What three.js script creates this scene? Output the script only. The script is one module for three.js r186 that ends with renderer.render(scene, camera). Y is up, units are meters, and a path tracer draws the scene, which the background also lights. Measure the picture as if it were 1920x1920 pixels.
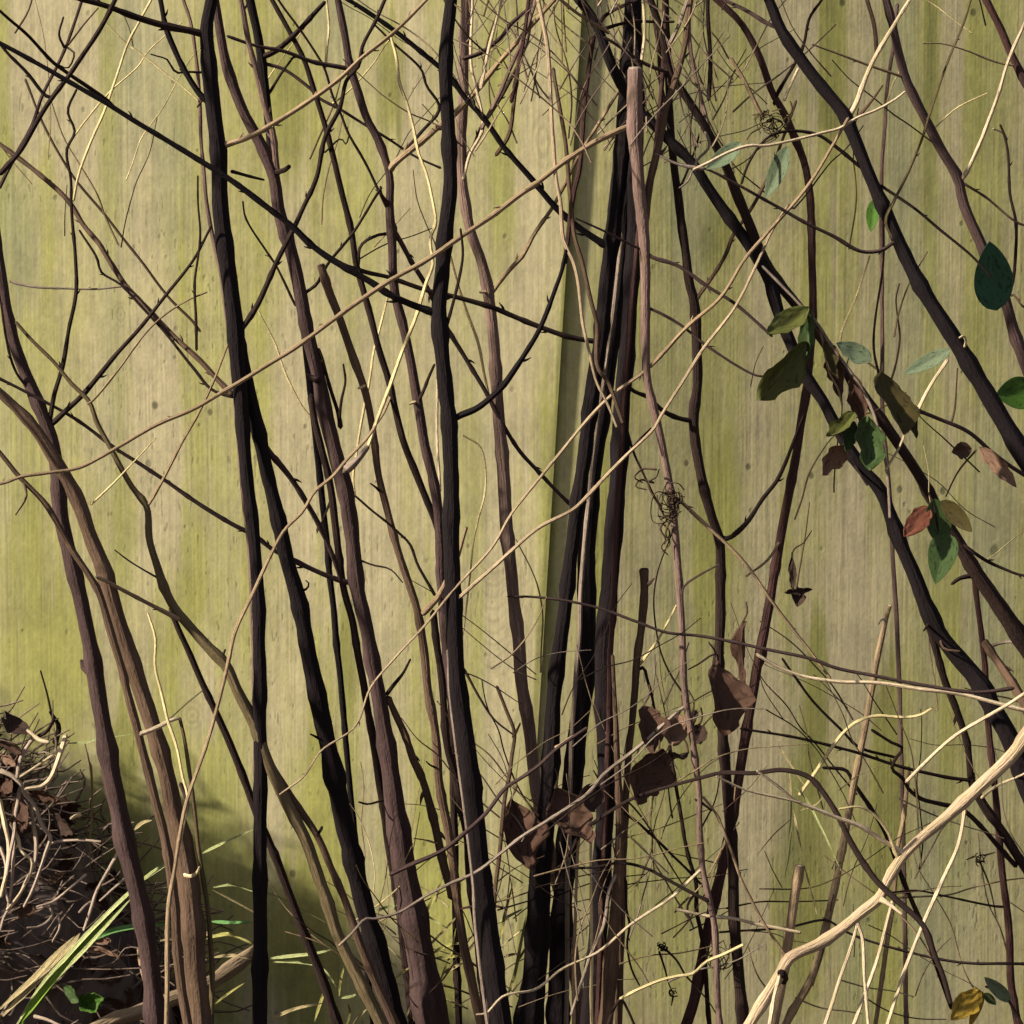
import * as THREE from 'three';
import { mergeGeometries } from 'three/addons/utils/BufferGeometryUtils.js';

// ---------------------------------------------------------------- camera, sky, sun, exposure
const scene = new THREE.Scene();
const D = 2.4, CY = 0.53, HALF = 0.48, PITCH = THREE.MathUtils.degToRad(4);
const camera = new THREE.PerspectiveCamera(2 * THREE.MathUtils.radToDeg(Math.atan(HALF * Math.cos(PITCH) / D)), 1, 0.05, 400);
camera.position.set(0, CY + D * Math.tan(PITCH), D);
camera.lookAt(0, CY, 0);
camera.updateMatrixWorld(true); camera.updateProjectionMatrix();

const SUN = new THREE.Vector3(-0.70, 0.52, 0.26).normalize();
const SKYW = 128, SKYH = 64, skyData = new Float32Array(SKYW * SKYH * 4);   // pale, thinly veiled winter sky, warmer towards the sun
for (let j = 0; j < SKYH; j++) for (let i = 0; i < SKYW; i++) {
  const lat = ((j + 0.5) / SKYH - 0.5) * Math.PI, lon = ((i + 0.5) / SKYW - 0.5) * 2 * Math.PI, v = new THREE.Vector3(Math.cos(lat) * Math.cos(lon), Math.sin(lat), Math.cos(lat) * Math.sin(lon));
  const up = Math.max(0, v.y), t = Math.pow(up, 0.5), near = Math.pow(Math.max(0, v.dot(SUN)), 6), k = 0.26, o = (j * SKYW + i) * 4;
  skyData[o] = k * (0.80 * (1 - t) + 0.55 * t + 1.1 * near); skyData[o + 1] = k * (0.80 * (1 - t) + 0.60 * t + 1.0 * near); skyData[o + 2] = k * (0.80 * (1 - t) + 0.86 * t + 0.8 * near); skyData[o + 3] = 1;
}
const skyTex = new THREE.DataTexture(skyData, SKYW, SKYH, THREE.RGBAFormat, THREE.FloatType);
skyTex.mapping = THREE.EquirectangularReflectionMapping; skyTex.magFilter = THREE.LinearFilter; skyTex.needsUpdate = true;
scene.background = skyTex; scene.environment = skyTex;

const sun = new THREE.DirectionalLight(new THREE.Color(1.0, 0.91, 0.75), 4.6);
sun.name = 'sun';
sun.position.copy(SUN).multiplyScalar(6); sun.target.position.set(0, 0.5, 0);
sun.castShadow = true; sun.shadow.radius = 4;
sun.shadow.mapSize.set(4096, 4096);
Object.assign(sun.shadow.camera, { left: -1.8, right: 1.8, top: 1.8, bottom: -1.8, near: 0.5, far: 14 });
scene.add(sun, sun.target);

const renderer = new THREE.WebGLRenderer({ antialias: true });
renderer.setSize(1024, 1024);
renderer.shadowMap.enabled = true; renderer.shadowMap.type = THREE.PCFSoftShadowMap;
renderer.toneMapping = THREE.LinearToneMapping;
renderer.toneMappingExposure = 2.3;

// ---------------------------------------------------------------- helpers
let seed = 20240611;
const rnd = () => { seed = (seed + 0x6D2B79F5) | 0; let t = Math.imul(seed ^ (seed >>> 15), 1 | seed); t = (t + Math.imul(t ^ (t >>> 7), 61 | t)) ^ t; return ((t ^ (t >>> 14)) >>> 0) / 4294967296; };
const rr = (a, b) => a + (b - a) * rnd();
const lerp = (a, b, t) => a + (b - a) * t;
const sstep = (a, b, x) => { const t = Math.min(1, Math.max(0, (x - a) / (b - a))); return t * t * (3 - 2 * t); };
function hash2(i, j) { let h = Math.imul(i, 374761393) + Math.imul(j, 668265263) | 0; h = Math.imul(h ^ (h >>> 13), 1274126177); return ((h ^ (h >>> 16)) >>> 0) / 4294967296; }
function vnoise(x, y) {
  const i = Math.floor(x), j = Math.floor(y); let u = x - i, v = y - j; u = u * u * (3 - 2 * u); v = v * v * (3 - 2 * v);
  return lerp(lerp(hash2(i, j), hash2(i + 1, j), u), lerp(hash2(i, j + 1), hash2(i + 1, j + 1), u), v);
}
function fbm(x, y, n = 3) { let s = 0, a = 0.5, t = 0; for (let k = 0; k < n; k++) { s += a * vnoise(x + k * 17.3, y + k * 9.1); t += a; x *= 2.03; y *= 2.03; a *= 0.5; } return s / t; }

// a place in the photographed view at a given distance z in front of the fence
const ray = new THREE.Vector3();
function at(px, py, z) {
  ray.set(px / 960 - 1, 1 - py / 960, 0.5).unproject(camera).sub(camera.position);
  return camera.position.clone().addScaledVector(ray, (z - camera.position.z) / ray.z);
}
const metres = z => 0.0005 * (D - z) / D;                 // metres per photo pixel at distance z

const GROUPS = { stem: 'woody stems of the bare shrub', stalk: 'dry stalks among the stems', twig: 'loose twigs among the stems', vine: 'thin vines hanging at the top', reed: 'cut reeds in the lower right', 'dead leaf': 'dead leaves caught in the stems', 'tendril tangle': 'knots of dry tendrils', grass: 'tufts of grass at the bottom' };
const used = {};
function numbered(name) { const k = used[name] = (used[name] ?? -1) + 1; return k ? `${name}_${String(k).padStart(3, '0')}` : name; }
function tag(o, label, category, group) { o.userData.label = label; o.userData.category = category; if (group) o.userData.group = group; return o; }
function thing(name, label, category, pos, group) {
  const o = new THREE.Group(); o.name = numbered(name); o.position.copy(pos); scene.add(o);
  return tag(o, label, category, group ?? GROUPS[category]);
}
function part(name, geo, mat, parent, label) {
  const m = new THREE.Mesh(geo, mat); m.name = name; m.castShadow = m.receiveShadow = true; parent.add(m);
  if (label) m.userData.label = label;
  return m;
}

// tapered, slightly knobbly tube through points; flat or pointed end
function sweep(pts, rads, { origin, seg = 8, step = 0.006, rough = 0.06, cap = 'cone', wob = 0, nodes = 0 } = {}) {
  const curve = new THREE.CatmullRomCurve3(pts, false, 'centripetal');
  const cum = [0]; for (let i = 1; i < pts.length; i++) cum.push(cum[i - 1] + pts[i].distanceTo(pts[i - 1]));
  const L = cum[cum.length - 1];
  const n = Math.max(3, Math.min(170, Math.ceil(L / step)));
  const C = [], R = [];
  const ph = rnd() * 100;
  for (let i = 0; i <= n; i++) {                           // even steps along the chord lengths
    const s = L * i / n; let k = 0; while (k < cum.length - 2 && cum[k + 1] < s) k++;
    const t = (k + (s - cum[k]) / (cum[k + 1] - cum[k] || 1)) / (pts.length - 1);
    const c = curve.getPoint(Math.min(1, t));
    const f = s / L, fi = f * (rads.length - 1), a = Math.min(rads.length - 2, Math.floor(fi));
    let r = rads.length > 1 ? lerp(rads[a], rads[a + 1], fi - a) : rads[0];
    r *= 1 + rough * (vnoise(s * 90 + ph, 3.7) - 0.5) * 2;
    if (nodes) { const q = (s / nodes + ph) % 1; r *= 1 + 0.22 * Math.exp(-Math.pow((q - 0.5) * nodes / (r * 1.2 + 1e-5), 2)); }
    if (wob) { c.x += wob * (vnoise(s * 35 + ph, 1.1) - 0.5); c.y += wob * 0.5 * (vnoise(s * 35 + ph, 8.1) - 0.5); c.z += wob * (vnoise(s * 35 + ph, 5.2) - 0.5); }
    if (origin) c.sub(origin);
    C.push(c); R.push(r);
  }
  const pos = [], uv = [], idx = [];
  const T = new THREE.Vector3(), N = new THREE.Vector3(), B = new THREE.Vector3(), prev = new THREE.Vector3(0.3, 0.1, 1);
  for (let i = 0; i <= n; i++) {
    T.copy(C[Math.min(n, i + 1)]).sub(C[Math.max(0, i - 1)]).normalize();
    N.copy(prev).addScaledVector(T, -prev.dot(T)).normalize(); prev.copy(N); B.crossVectors(T, N);
    for (let k = 0; k <= seg; k++) {
      const a = k / seg * Math.PI * 2, kk = k % seg;
      const rad = R[i] * (1 + rough * 0.8 * (hash2(kk + Math.floor(ph), Math.floor(i / 3)) - 0.5));
      pos.push(C[i].x + rad * (Math.cos(a) * N.x + Math.sin(a) * B.x), C[i].y + rad * (Math.cos(a) * N.y + Math.sin(a) * B.y), C[i].z + rad * (Math.cos(a) * N.z + Math.sin(a) * B.z));
      uv.push(k / seg + ph, L * i / n * 8 + ph * 0.37);
    }
  }
  const row = seg + 1;
  for (let i = 0; i < n; i++) for (let k = 0; k < seg; k++) { const a = i * row + k, b = a + row; idx.push(a, a + 1, b, b, a + 1, b + 1); }
  for (const [i, s] of [[0, -1], [n, 1]]) {                // ends
    T.copy(C[Math.min(n, i + 1)]).sub(C[Math.max(0, i - 1)]).normalize();
    const tip = C[i].clone().addScaledVector(T, s * R[i] * (cap === 'flat' ? 0.15 : 1.2));
    const v = pos.length / 3; pos.push(tip.x, tip.y, tip.z); uv.push(0.5, 0.5);
    for (let k = 0; k < seg; k++) { const a = i * row + k; s > 0 ? idx.push(a, a + 1, v) : idx.push(a + 1, a, v); }
  }
  const g = new THREE.BufferGeometry();
  g.setAttribute('position', new THREE.Float32BufferAttribute(pos, 3)); g.setAttribute('uv', new THREE.Float32BufferAttribute(uv, 2));
  g.setIndex(idx); g.computeVertexNormals();
  return g;
}

// ---------------------------------------------------------------- materials
function dataTex(w, h, fill, { srgb = true, wrap = THREE.RepeatWrapping } = {}) {
  const d = new Uint8Array(w * h * 4), c = [0, 0, 0];
  for (let j = 0; j < h; j++) for (let i = 0; i < w; i++) {
    fill(i, j, c); const o = (j * w + i) * 4;
    for (let k = 0; k < 3; k++) { const v = Math.min(1, Math.max(0, c[k])); d[o + k] = 255 * (srgb ? (v <= 0.0031308 ? 12.92 * v : 1.055 * Math.pow(v, 1 / 2.4) - 0.055) : v) + 0.5; }
    d[o + 3] = 255;
  }
  const t = new THREE.DataTexture(d, w, h); t.wrapS = t.wrapT = wrap; t.magFilter = THREE.LinearFilter; t.minFilter = THREE.LinearMipmapLinearFilter; t.generateMipmaps = true;
  if (srgb) t.colorSpace = THREE.SRGBColorSpace; t.needsUpdate = true; return t;
}
// noise that closes on itself after n cells in both directions
const tn = (x, y, n, m) => { const i = Math.floor(x), j = Math.floor(y); let u = x - i, v = y - j; u = u * u * (3 - 2 * u); v = v * v * (3 - 2 * v); const h = (a, b) => hash2(((a % n) + n) % n + n * 7, ((b % m) + m) % m + m * 3); return lerp(lerp(h(i, j), h(i + 1, j), u), lerp(h(i, j + 1), h(i + 1, j + 1), u), v); };
const barkMap = dataTex(256, 512, (i, j, c) => {
  const u = i / 256, v = j / 512;
  const s = 0.5 * tn(u * 24, v * 6, 24, 6) + 0.3 * tn(u * 48, v * 20, 48, 20) + 0.2 * tn(u * 9, v * 9, 9, 9);
  const len = tn(u * 22, v * 64, 22, 64) > 0.88 ? 0.8 : 0;    // pale lenticels
  const patch = sstep(0.55, 0.85, tn(u * 4, v * 12, 4, 12));
  const k = (0.38 + 0.75 * s) * (0.72 + 0.6 * tn(u * 3 + 1, v * 5, 3, 5)) + len;
  c[0] = k * (1 - 0.05 * patch); c[1] = k * (1 - 0.02 * patch) * 0.97; c[2] = k * (1 - 0.10 * patch) * 0.94;
});
const barkBump = dataTex(256, 512, (i, j, c) => { const u = i / 256, v = j / 512; c[0] = c[1] = c[2] = 0.6 * tn(u * 30, v * 8, 30, 8) + 0.4 * tn(u * 60, v * 50, 60, 50); }, { srgb: false });
const leafMap = dataTex(256, 256, (i, j, c) => {
  const u = i / 256, v = j / 256, w = Math.abs(u - 0.5);
  const mid = Math.exp(-Math.pow(w / 0.022, 2)), q = (v * 7 + w * 5) % 1, vein = Math.exp(-Math.pow((q - 0.5) / 0.07, 2)) * (1 - sstep(0.4, 0.5, w));
  const n = 0.72 + 0.5 * fbm(u * 9, v * 9, 4), spot = sstep(0.74, 0.8, vnoise(u * 17 + 40, v * 17)) * 0.45;
  const k = n * (1 - spot) + 0.35 * mid + 0.12 * vein; c[0] = k * 0.98; c[1] = k * 0.95; c[2] = k * 0.86;
});
const C3 = (r, g, b) => new THREE.Color().setRGB(r, g, b);
const bark = (r, g, b, rough = 0.85) => new THREE.MeshPhysicalMaterial({ specularIntensity: 0.25, color: C3(r, g, b), map: barkMap, bumpMap: barkBump, bumpScale: 0.0008, roughness: rough });
const M = {
  black: bark(0.0095, 0.0062, 0.0075, 0.88), dark: bark(0.026, 0.015, 0.013, 0.85), purple: bark(0.062, 0.038, 0.037), red: bark(0.056, 0.027, 0.025),
  brown: bark(0.100, 0.063, 0.043), olive: bark(0.115, 0.086, 0.046), tan: bark(0.30, 0.215, 0.135), pink: bark(0.175, 0.115, 0.098), pale: bark(0.41, 0.31, 0.205, 0.8),
  grey: bark(0.28, 0.22, 0.18), straw: bark(0.70, 0.58, 0.31, 0.8), cream: bark(0.62, 0.50, 0.345, 0.8), root: bark(0.42, 0.33, 0.27, 0.85), cut: bark(0.75, 0.60, 0.38, 0.9),
  grass: bark(0.15, 0.25, 0.03, 0.55), grassPale: bark(0.44, 0.48, 0.22, 0.6), grassTeal: bark(0.16, 0.34, 0.12, 0.55), grassDry: bark(0.40, 0.33, 0.18, 0.7), grassYellow: bark(0.42, 0.40, 0.14, 0.6),
};
const leafMat = (r, g, b, t = 0.25, rough = 0.6) => new THREE.MeshPhysicalMaterial({ specularIntensity: 0.2, color: C3(r, g, b), map: leafMap, roughness: rough, transmission: t, thickness: 0, side: THREE.DoubleSide });
const LM = {
  green: leafMat(0.080, 0.088, 0.022), dark: leafMat(0.045, 0.075, 0.025, 0.15), teal: leafMat(0.030, 0.085, 0.055, 0.1, 0.5), grey: leafMat(0.13, 0.17, 0.11, 0.15, 0.75), bright: leafMat(0.06, 0.135, 0.02, 0.3),
  olive: leafMat(0.045, 0.036, 0.012, 0.1, 0.8), redleaf: leafMat(0.15, 0.055, 0.035, 0.2), dead: leafMat(0.062, 0.034, 0.025, 0.04, 0.85), deadPale: leafMat(0.15, 0.09, 0.065, 0.05, 0.85), deadDark: leafMat(0.04, 0.024, 0.02, 0.03, 0.8), yellow: leafMat(0.30, 0.20, 0.03, 0.25),
};

// ---------------------------------------------------------------- fence: two wide weathered panels
const TX = 1.4, TN = 2048, X0 = -0.7, Y0 = -0.2;
const FX = px => (px - 960) * 0.0005, FY = py => CY + (960 - py) * 0.0005;
// stains on the boards, with heap shade painted into the lower-left dark olive ones: [photo x, photo y, half width, half height, kind]  kind 1 yellow-green, 2 grey-green, 3 bare beige, 4 dark olive
const stainsAndShade = [
  [215, 200, 22, 260, 1], [20, 150, 14, 300, 1], [60, 60, 60, 240, 3], [150, 150, 50, 230, 3], [270, 120, 30, 160, 2], [330, 300, 40, 220, 2], [55, 450, 50, 120, 2], [620, 330, 40, 190, 1], [735, 170, 28, 110, 4],
  [775, 190, 26, 170, 3], [640, 30, 60, 90, 2], [545, 190, 34, 140, 4], [690, 420, 30, 200, 1], [1010, 330, 44, 340, 3], [940, 330, 26, 300, 1], [215, 990, 44, 120, 1], [60, 1180, 60, 260, 1], [330, 1200, 50, 260, 1],
  [225, 1420, 26, 90, 4], [370, 1290, 40, 130, 3], [300, 860, 46, 260, 3], [650, 1215, 28, 120, 4], [560, 820, 44, 260, 3], [690, 1000, 50, 300, 3], [885, 1230, 20, 170, 1], [880, 900, 22, 170, 1], [940, 1180, 34, 330, 3],
  [950, 700, 40, 240, 3], [580, 1620, 60, 220, 1], [790, 1330, 26, 330, 1], [820, 1700, 60, 260, 1], [420, 1600, 50, 200, 1], [1365, 960, 26, 120, 1], [1345, 430, 34, 60, 4], [1300, 330, 60, 200, 2], [1120, 900, 26, 300, 1],
  [1340, 1080, 40, 130, 1], [1480, 1130, 22, 330, 1], [1545, 1330, 22, 160, 4], [1800, 1170, 26, 110, 1], [1560, 120, 30, 200, 4], [1700, 150, 30, 300, 2], [1760, 120, 12, 330, 4], [1840, 200, 26, 260, 1],
  [1540, 560, 24, 240, 1], [1600, 430, 22, 220, 1], [1850, 620, 24, 170, 1], [1700, 560, 40, 260, 2], [1900, 1100, 60, 330, 2], [1480, 60, 40, 120, 3], [1660, 900, 40, 160, 1], [1620, 1150, 60, 300, 3], [1430, 1480, 60, 260, 3],
  [440, 1760, 90, 160, 1], [560, 1800, 80, 150, 4], [200, 1620, 90, 160, 4], [620, 1480, 50, 260, 1], [130, 1250, 60, 160, 1], [1520, 1650, 60, 260, 4], [1690, 1500, 30, 280, 4], [1250, 1600, 70, 330, 1], [1640, 1850, 40, 160, 2], [1820, 1500, 50, 260, 1], [1790, 1750, 60, 240, 2],  // lower-left dark olive patches: algae plus painted shade of the debris heap
];
const knots = [[1018, 272, 15, 34], [231, 592, 10, 16], [358, 1345, 15, 19], [246, 1480, 8, 12], [925, 1250, 8, 10]];
const pits = []; for (let k = 0; k < 110; k++) pits.push([rr(-60, 1980), rr(-60, 1980), rr(2, 4.5), rr(0.2, 0.6)]);
for (const p of [[293, 761, 6, .9], [396, 774, 5, .8], [280, 870, 6, .6], [1705, 926, 6, .8], [1790, 930, 6, .8], [1583, 5, 6, .9], [1838, 18, 6, .8], [1532, 898, 5, .8], [1290, 872, 5, .8], [1895, 1046, 9, .7], [545, 1647, 6, .8], [1409, 880, 5, .8]]) pits.push(p);
const fenceH = new Float32Array(TN * TN);
const fenceCol = dataTex(TN, TN, (i, j, c) => {
  const x = X0 + TX * i / TN, y = Y0 + TX * j / TN, px = 960 + x / 0.0005, py = 960 - (y - CY) / 0.0005;
  const wx = x + 0.006 * (fbm(x * 6, y * 2.5, 2) - 0.5);           // grain wanders a little
  const s1 = fbm(wx * 17, y * 0.9, 3), s2 = fbm(wx * 60 + 30, y * 1.8, 3), s3 = fbm(wx * 260, y * 5, 2), s4 = fbm(wx * 600 + 9, y * 22, 2), cl = fbm(x * 42, y * 30, 3);
  let g = 0.48 + 0.95 * (s1 - 0.5) + 0.75 * (s2 - 0.5) + 0.25 * (cl - 0.5), grey = 1.3 * (fbm(wx * 30 + 77, y * 1.4 + 5, 3) - 0.52), dk = 0;
  for (const q of stainsAndShade) {
    const dx = (px - q[0] + 26 * (s2 - 0.5)) / q[2], dy = (py - q[1] + 110 * (s3 - 0.5)) / q[3], e = dx * dx + dy * dy;
    if (e < 1.7) { const w = 1 - sstep(0.15, 1.7, e); if (q[4] === 1) g += 0.36 * w; else if (q[4] === 2) grey += 0.7 * w; else if (q[4] === 3) { g -= 0.55 * w; grey -= 0.2 * w; } else { g += 0.6 * w; dk += 0.42 * w; } }
  }
  const f0 = fbm(x * 120, y * 60, 3);
  { const e = px - (1090 - 0.0688 * py) - 8 * (s2 - 0.5); if (e > -6 && e < 60) { const w = sstep(-4, 4, e) * (1 - sstep(8, 36, e + 24 * (s3 - 0.5))); g += 0.3 * w; dk += 0.6 * w; } }   // algae in the joint, darkened to deepen the shadow band of the step
  const moss = sstep(-0.05, 1.05, g + 0.35 * (s3 - 0.5) + 0.3 * (f0 - 0.5)), gr = Math.min(1, Math.max(0, grey)) * 0.75;
  let r = lerp(0.465, 0.335, moss), gg = lerp(0.405, 0.325, moss), b = lerp(0.235, 0.090, moss);
  r = lerp(r, 0.30, gr); gg = lerp(gg, 0.30, gr); b = lerp(b, 0.155, gr);
  const f1 = fbm(x * 210, y * 130, 2), f2 = vnoise(x * 620, y * 420);
  let k = 0.92 + 0.20 * (s3 - 0.5) + 0.16 * (s4 - 0.5) + 0.30 * (cl - 0.5) + 0.20 * (f1 - 0.5) + 0.14 * (f2 - 0.5);
  let h = 0.4 * s3 + 0.28 * s4 + 0.2 * cl + 0.22 * f1 + 0.12 * f2;
  const pore = sstep(0.76, 0.84, fbm(wx * 420 + 50, y * 95, 2)) * sstep(0.4, 0.65, fbm(x * 9, y * 7, 2)); k *= 1 - 0.30 * pore; h -= 0.25 * pore;   // short dark pores in the grain
  for (const q of knots) {
    const dx = (px - q[0]) / q[2], dy = (py - q[1]) / q[3], e = Math.sqrt(dx * dx + dy * dy);
    if (e < 1.9) { const ring = 0.5 + 0.5 * Math.sin(e * 9 + 2 * s2); k *= 1 - (0.17 * ring * (1 - sstep(1.0, 1.9, e))); h -= 0.1 * ring * (1 - sstep(1, 1.9, e)); }
  }
  { const dx = (px - 925) / 34, dy = py - 1120; if (Math.abs(dx) < 1 && dy > -60 && dy < 150) { const ring = Math.sin((dy + 34 * dx * dx + 8 * s2) * 0.28); k *= 1 - 0.15 * sstep(0.2, 1, ring) * (1 - dx * dx); } }   // arched grain
  for (const q of pits) { const dx = px - q[0], dy = py - q[1]; if (dx < 12 && dx > -12 && dy < 16 && dy > -16) { const e = Math.hypot(dx, dy * 0.75) / q[2]; if (e < 1.3) { const w = 1 - sstep(0.5, 1.3, e); k *= 1 - q[3] * 0.75 * w; h -= 0.5 * w; } } }
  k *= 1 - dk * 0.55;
  fenceH[j * TN + i] = h;
  c[0] = r * k; c[1] = gg * k; c[2] = b * k;
}, { wrap: THREE.MirroredRepeatWrapping });
const fenceBump = dataTex(TN, TN, (i, j, c) => { c[0] = c[1] = c[2] = 0.35 + 0.6 * fenceH[j * TN + i]; }, { srgb: false, wrap: THREE.MirroredRepeatWrapping });
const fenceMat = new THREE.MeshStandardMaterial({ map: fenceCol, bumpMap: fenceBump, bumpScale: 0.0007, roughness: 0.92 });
function slab(corners, depth) {                       // corners: x, y, z of the front face, from lower left round; grid keeps it gently uneven
  const nx = 40, ny = 40, pos = [], uv = [], idx = [], v = new THREE.Vector3();
  const [a, b, c, d] = corners.map(q => new THREE.Vector3(...q));
  for (const back of [0, 1]) for (let j = 0; j <= ny; j++) for (let i = 0; i <= nx; i++) {
    const s = i / nx, t = j / ny; v.copy(a).lerp(b, s).lerp(d.clone().lerp(c, s), t);
    const wv = back ? -depth : 0.0022 * (fbm(v.x * 3 + 11, v.y * 1.5, 2) - 0.5);
    pos.push(v.x, v.y, v.z + wv); uv.push((v.x - X0) / TX, (v.y - Y0) / TX);
  }
  const row = nx + 1, o = row * (ny + 1);
  for (let j = 0; j < ny; j++) for (let i = 0; i < nx; i++) { const p = j * row + i; idx.push(p, p + 1, p + row, p + row, p + 1, p + row + 1, o + p, o + p + row, o + p + 1, o + p + row, o + p + row + 1, o + p + 1); }
  for (let j = 0; j < ny; j++) { let p = j * row; idx.push(p, p + row, o + p, o + p, p + row, o + p + row); p += nx; idx.push(p, o + p, p + row, o + p, o + p + row, p + row); }
  for (let i = 0; i < nx; i++) { let p = i; idx.push(p, o + p, p + 1, o + p, o + p + 1, p + 1); p += ny * row; idx.push(p, p + 1, o + p, o + p, p + 1, o + p + 1); }
  let g = new THREE.BufferGeometry(); g.setAttribute('position', new THREE.Float32BufferAttribute(pos, 3)); g.setAttribute('uv', new THREE.Float32BufferAttribute(uv, 2)); g.setIndex(idx);
  g = g.toNonIndexed(); g.computeVertexNormals();
  const gi = new THREE.BufferGeometry(); gi.setAttribute('position', new THREE.Float32BufferAttribute(pos, 3)); gi.setAttribute('uv', new THREE.Float32BufferAttribute(uv, 2)); gi.setIndex(idx); gi.computeVertexNormals();
  // smooth on the faces, sharp on the rim
  const fl = g.attributes.normal, sm = gi.attributes.normal;
  for (let k = 0; k < idx.length; k++) { const fz = fl.getZ(k); if (Math.abs(fz) > 0.7) { fl.setXYZ(k, 0.35 * sm.getX(idx[k]) + 0.65 * fl.getX(k), fl.getY(k), fl.getZ(k)); } }
  return g;
}
const fence = thing('fence', 'pale wood-grained fence panels stained yellow-green with algae behind the stems', 'fence', new THREE.Vector3(0, 0, 0));
const sB = FX(958), sT = FX(1090);                 // the leaning joint between the panels
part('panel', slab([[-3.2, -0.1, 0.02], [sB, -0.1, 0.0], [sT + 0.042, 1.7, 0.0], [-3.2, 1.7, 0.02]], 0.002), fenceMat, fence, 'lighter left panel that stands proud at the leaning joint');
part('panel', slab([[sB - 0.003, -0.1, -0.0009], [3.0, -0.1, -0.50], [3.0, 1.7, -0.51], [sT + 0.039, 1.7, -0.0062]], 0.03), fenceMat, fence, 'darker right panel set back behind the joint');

// ---------------------------------------------------------------- ground
{
  const soil = dataTex(512, 512, (i, j, c) => { const u = i / 512, v = j / 512; const n = 0.5 * tn(u * 20, v * 20, 20, 20) + 0.3 * tn(u * 60, v * 60, 60, 60) + 0.2 * tn(u * 140, v * 140, 140, 140); const k = 0.02 + 0.09 * n; c[0] = k * 1.1; c[1] = k * 0.85; c[2] = k * 0.6; });
  const g = new THREE.PlaneGeometry(60, 60, 160, 160); g.rotateX(-Math.PI / 2); const p = g.attributes.position, u = g.attributes.uv;
  for (let k = 0; k < p.count; k++) { p.setY(k, 0.02 * (fbm(p.getX(k) * 3, p.getZ(k) * 3, 3) - 0.6)); u.setXY(k, p.getX(k) * 2, p.getZ(k) * 2); }
  g.computeVertexNormals();
  const m = part('ground', g, new THREE.MeshStandardMaterial({ map: soil, roughness: 1 }), scene); m.userData.kind = 'structure'; m.userData.label = 'dark bare soil at the foot of the fence';
}

// ---------------------------------------------------------------- stems, branches, stalks
const things = {};
function nearestZ(t, x, y) {                               // distance of a stem from the fence where it crosses photo point x, y
  let best = 1e9, z = t.z0;
  for (let i = 0; i < t.n - 1; i++) {
    const ax = t.p[2 * i], ay = t.p[2 * i + 1], bx = t.p[2 * i + 2], by = t.p[2 * i + 3], dx = bx - ax, dy = by - ay;
    const s = Math.min(1, Math.max(0, ((x - ax) * dx + (y - ay) * dy) / (dx * dx + dy * dy || 1))), d = Math.hypot(ax + s * dx - x, ay + s * dy - y);
    if (d < best) { best = d; z = lerp(t.zs[i], t.zs[i + 1], s); }
  }
  return z;
}
function path(p, z0, z1) {
  const n = p.length / 2, cum = [0]; for (let i = 1; i < n; i++) cum.push(cum[i - 1] + Math.hypot(p[2 * i] - p[2 * i - 2], p[2 * i + 1] - p[2 * i - 1]));
  const zs = cum.map(c => lerp(z0, z1, c / cum[n - 1]));
  return { n, zs, pts: zs.map((z, i) => at(p[2 * i], p[2 * i + 1], z)), len: cum[n - 1] };
}
const outside = (x, y) => x <= 4 || x >= 1916 || y <= 4;
function onward(q, far) {                                  // what grows on beyond the picture's edge
  const a = q[q.length - 1], b = q[q.length - 2], d = a.clone().sub(b).normalize();
  d.y = Math.max(d.y, 0.1); let c = a.clone(); const out = [];
  for (let k = 0; k < 3; k++) { c = c.clone().addScaledVector(d, far / 3); d.y += 0.12; d.z += rr(-0.1, 0.1); d.normalize(); out.push(c); }
  return out;
}
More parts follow.
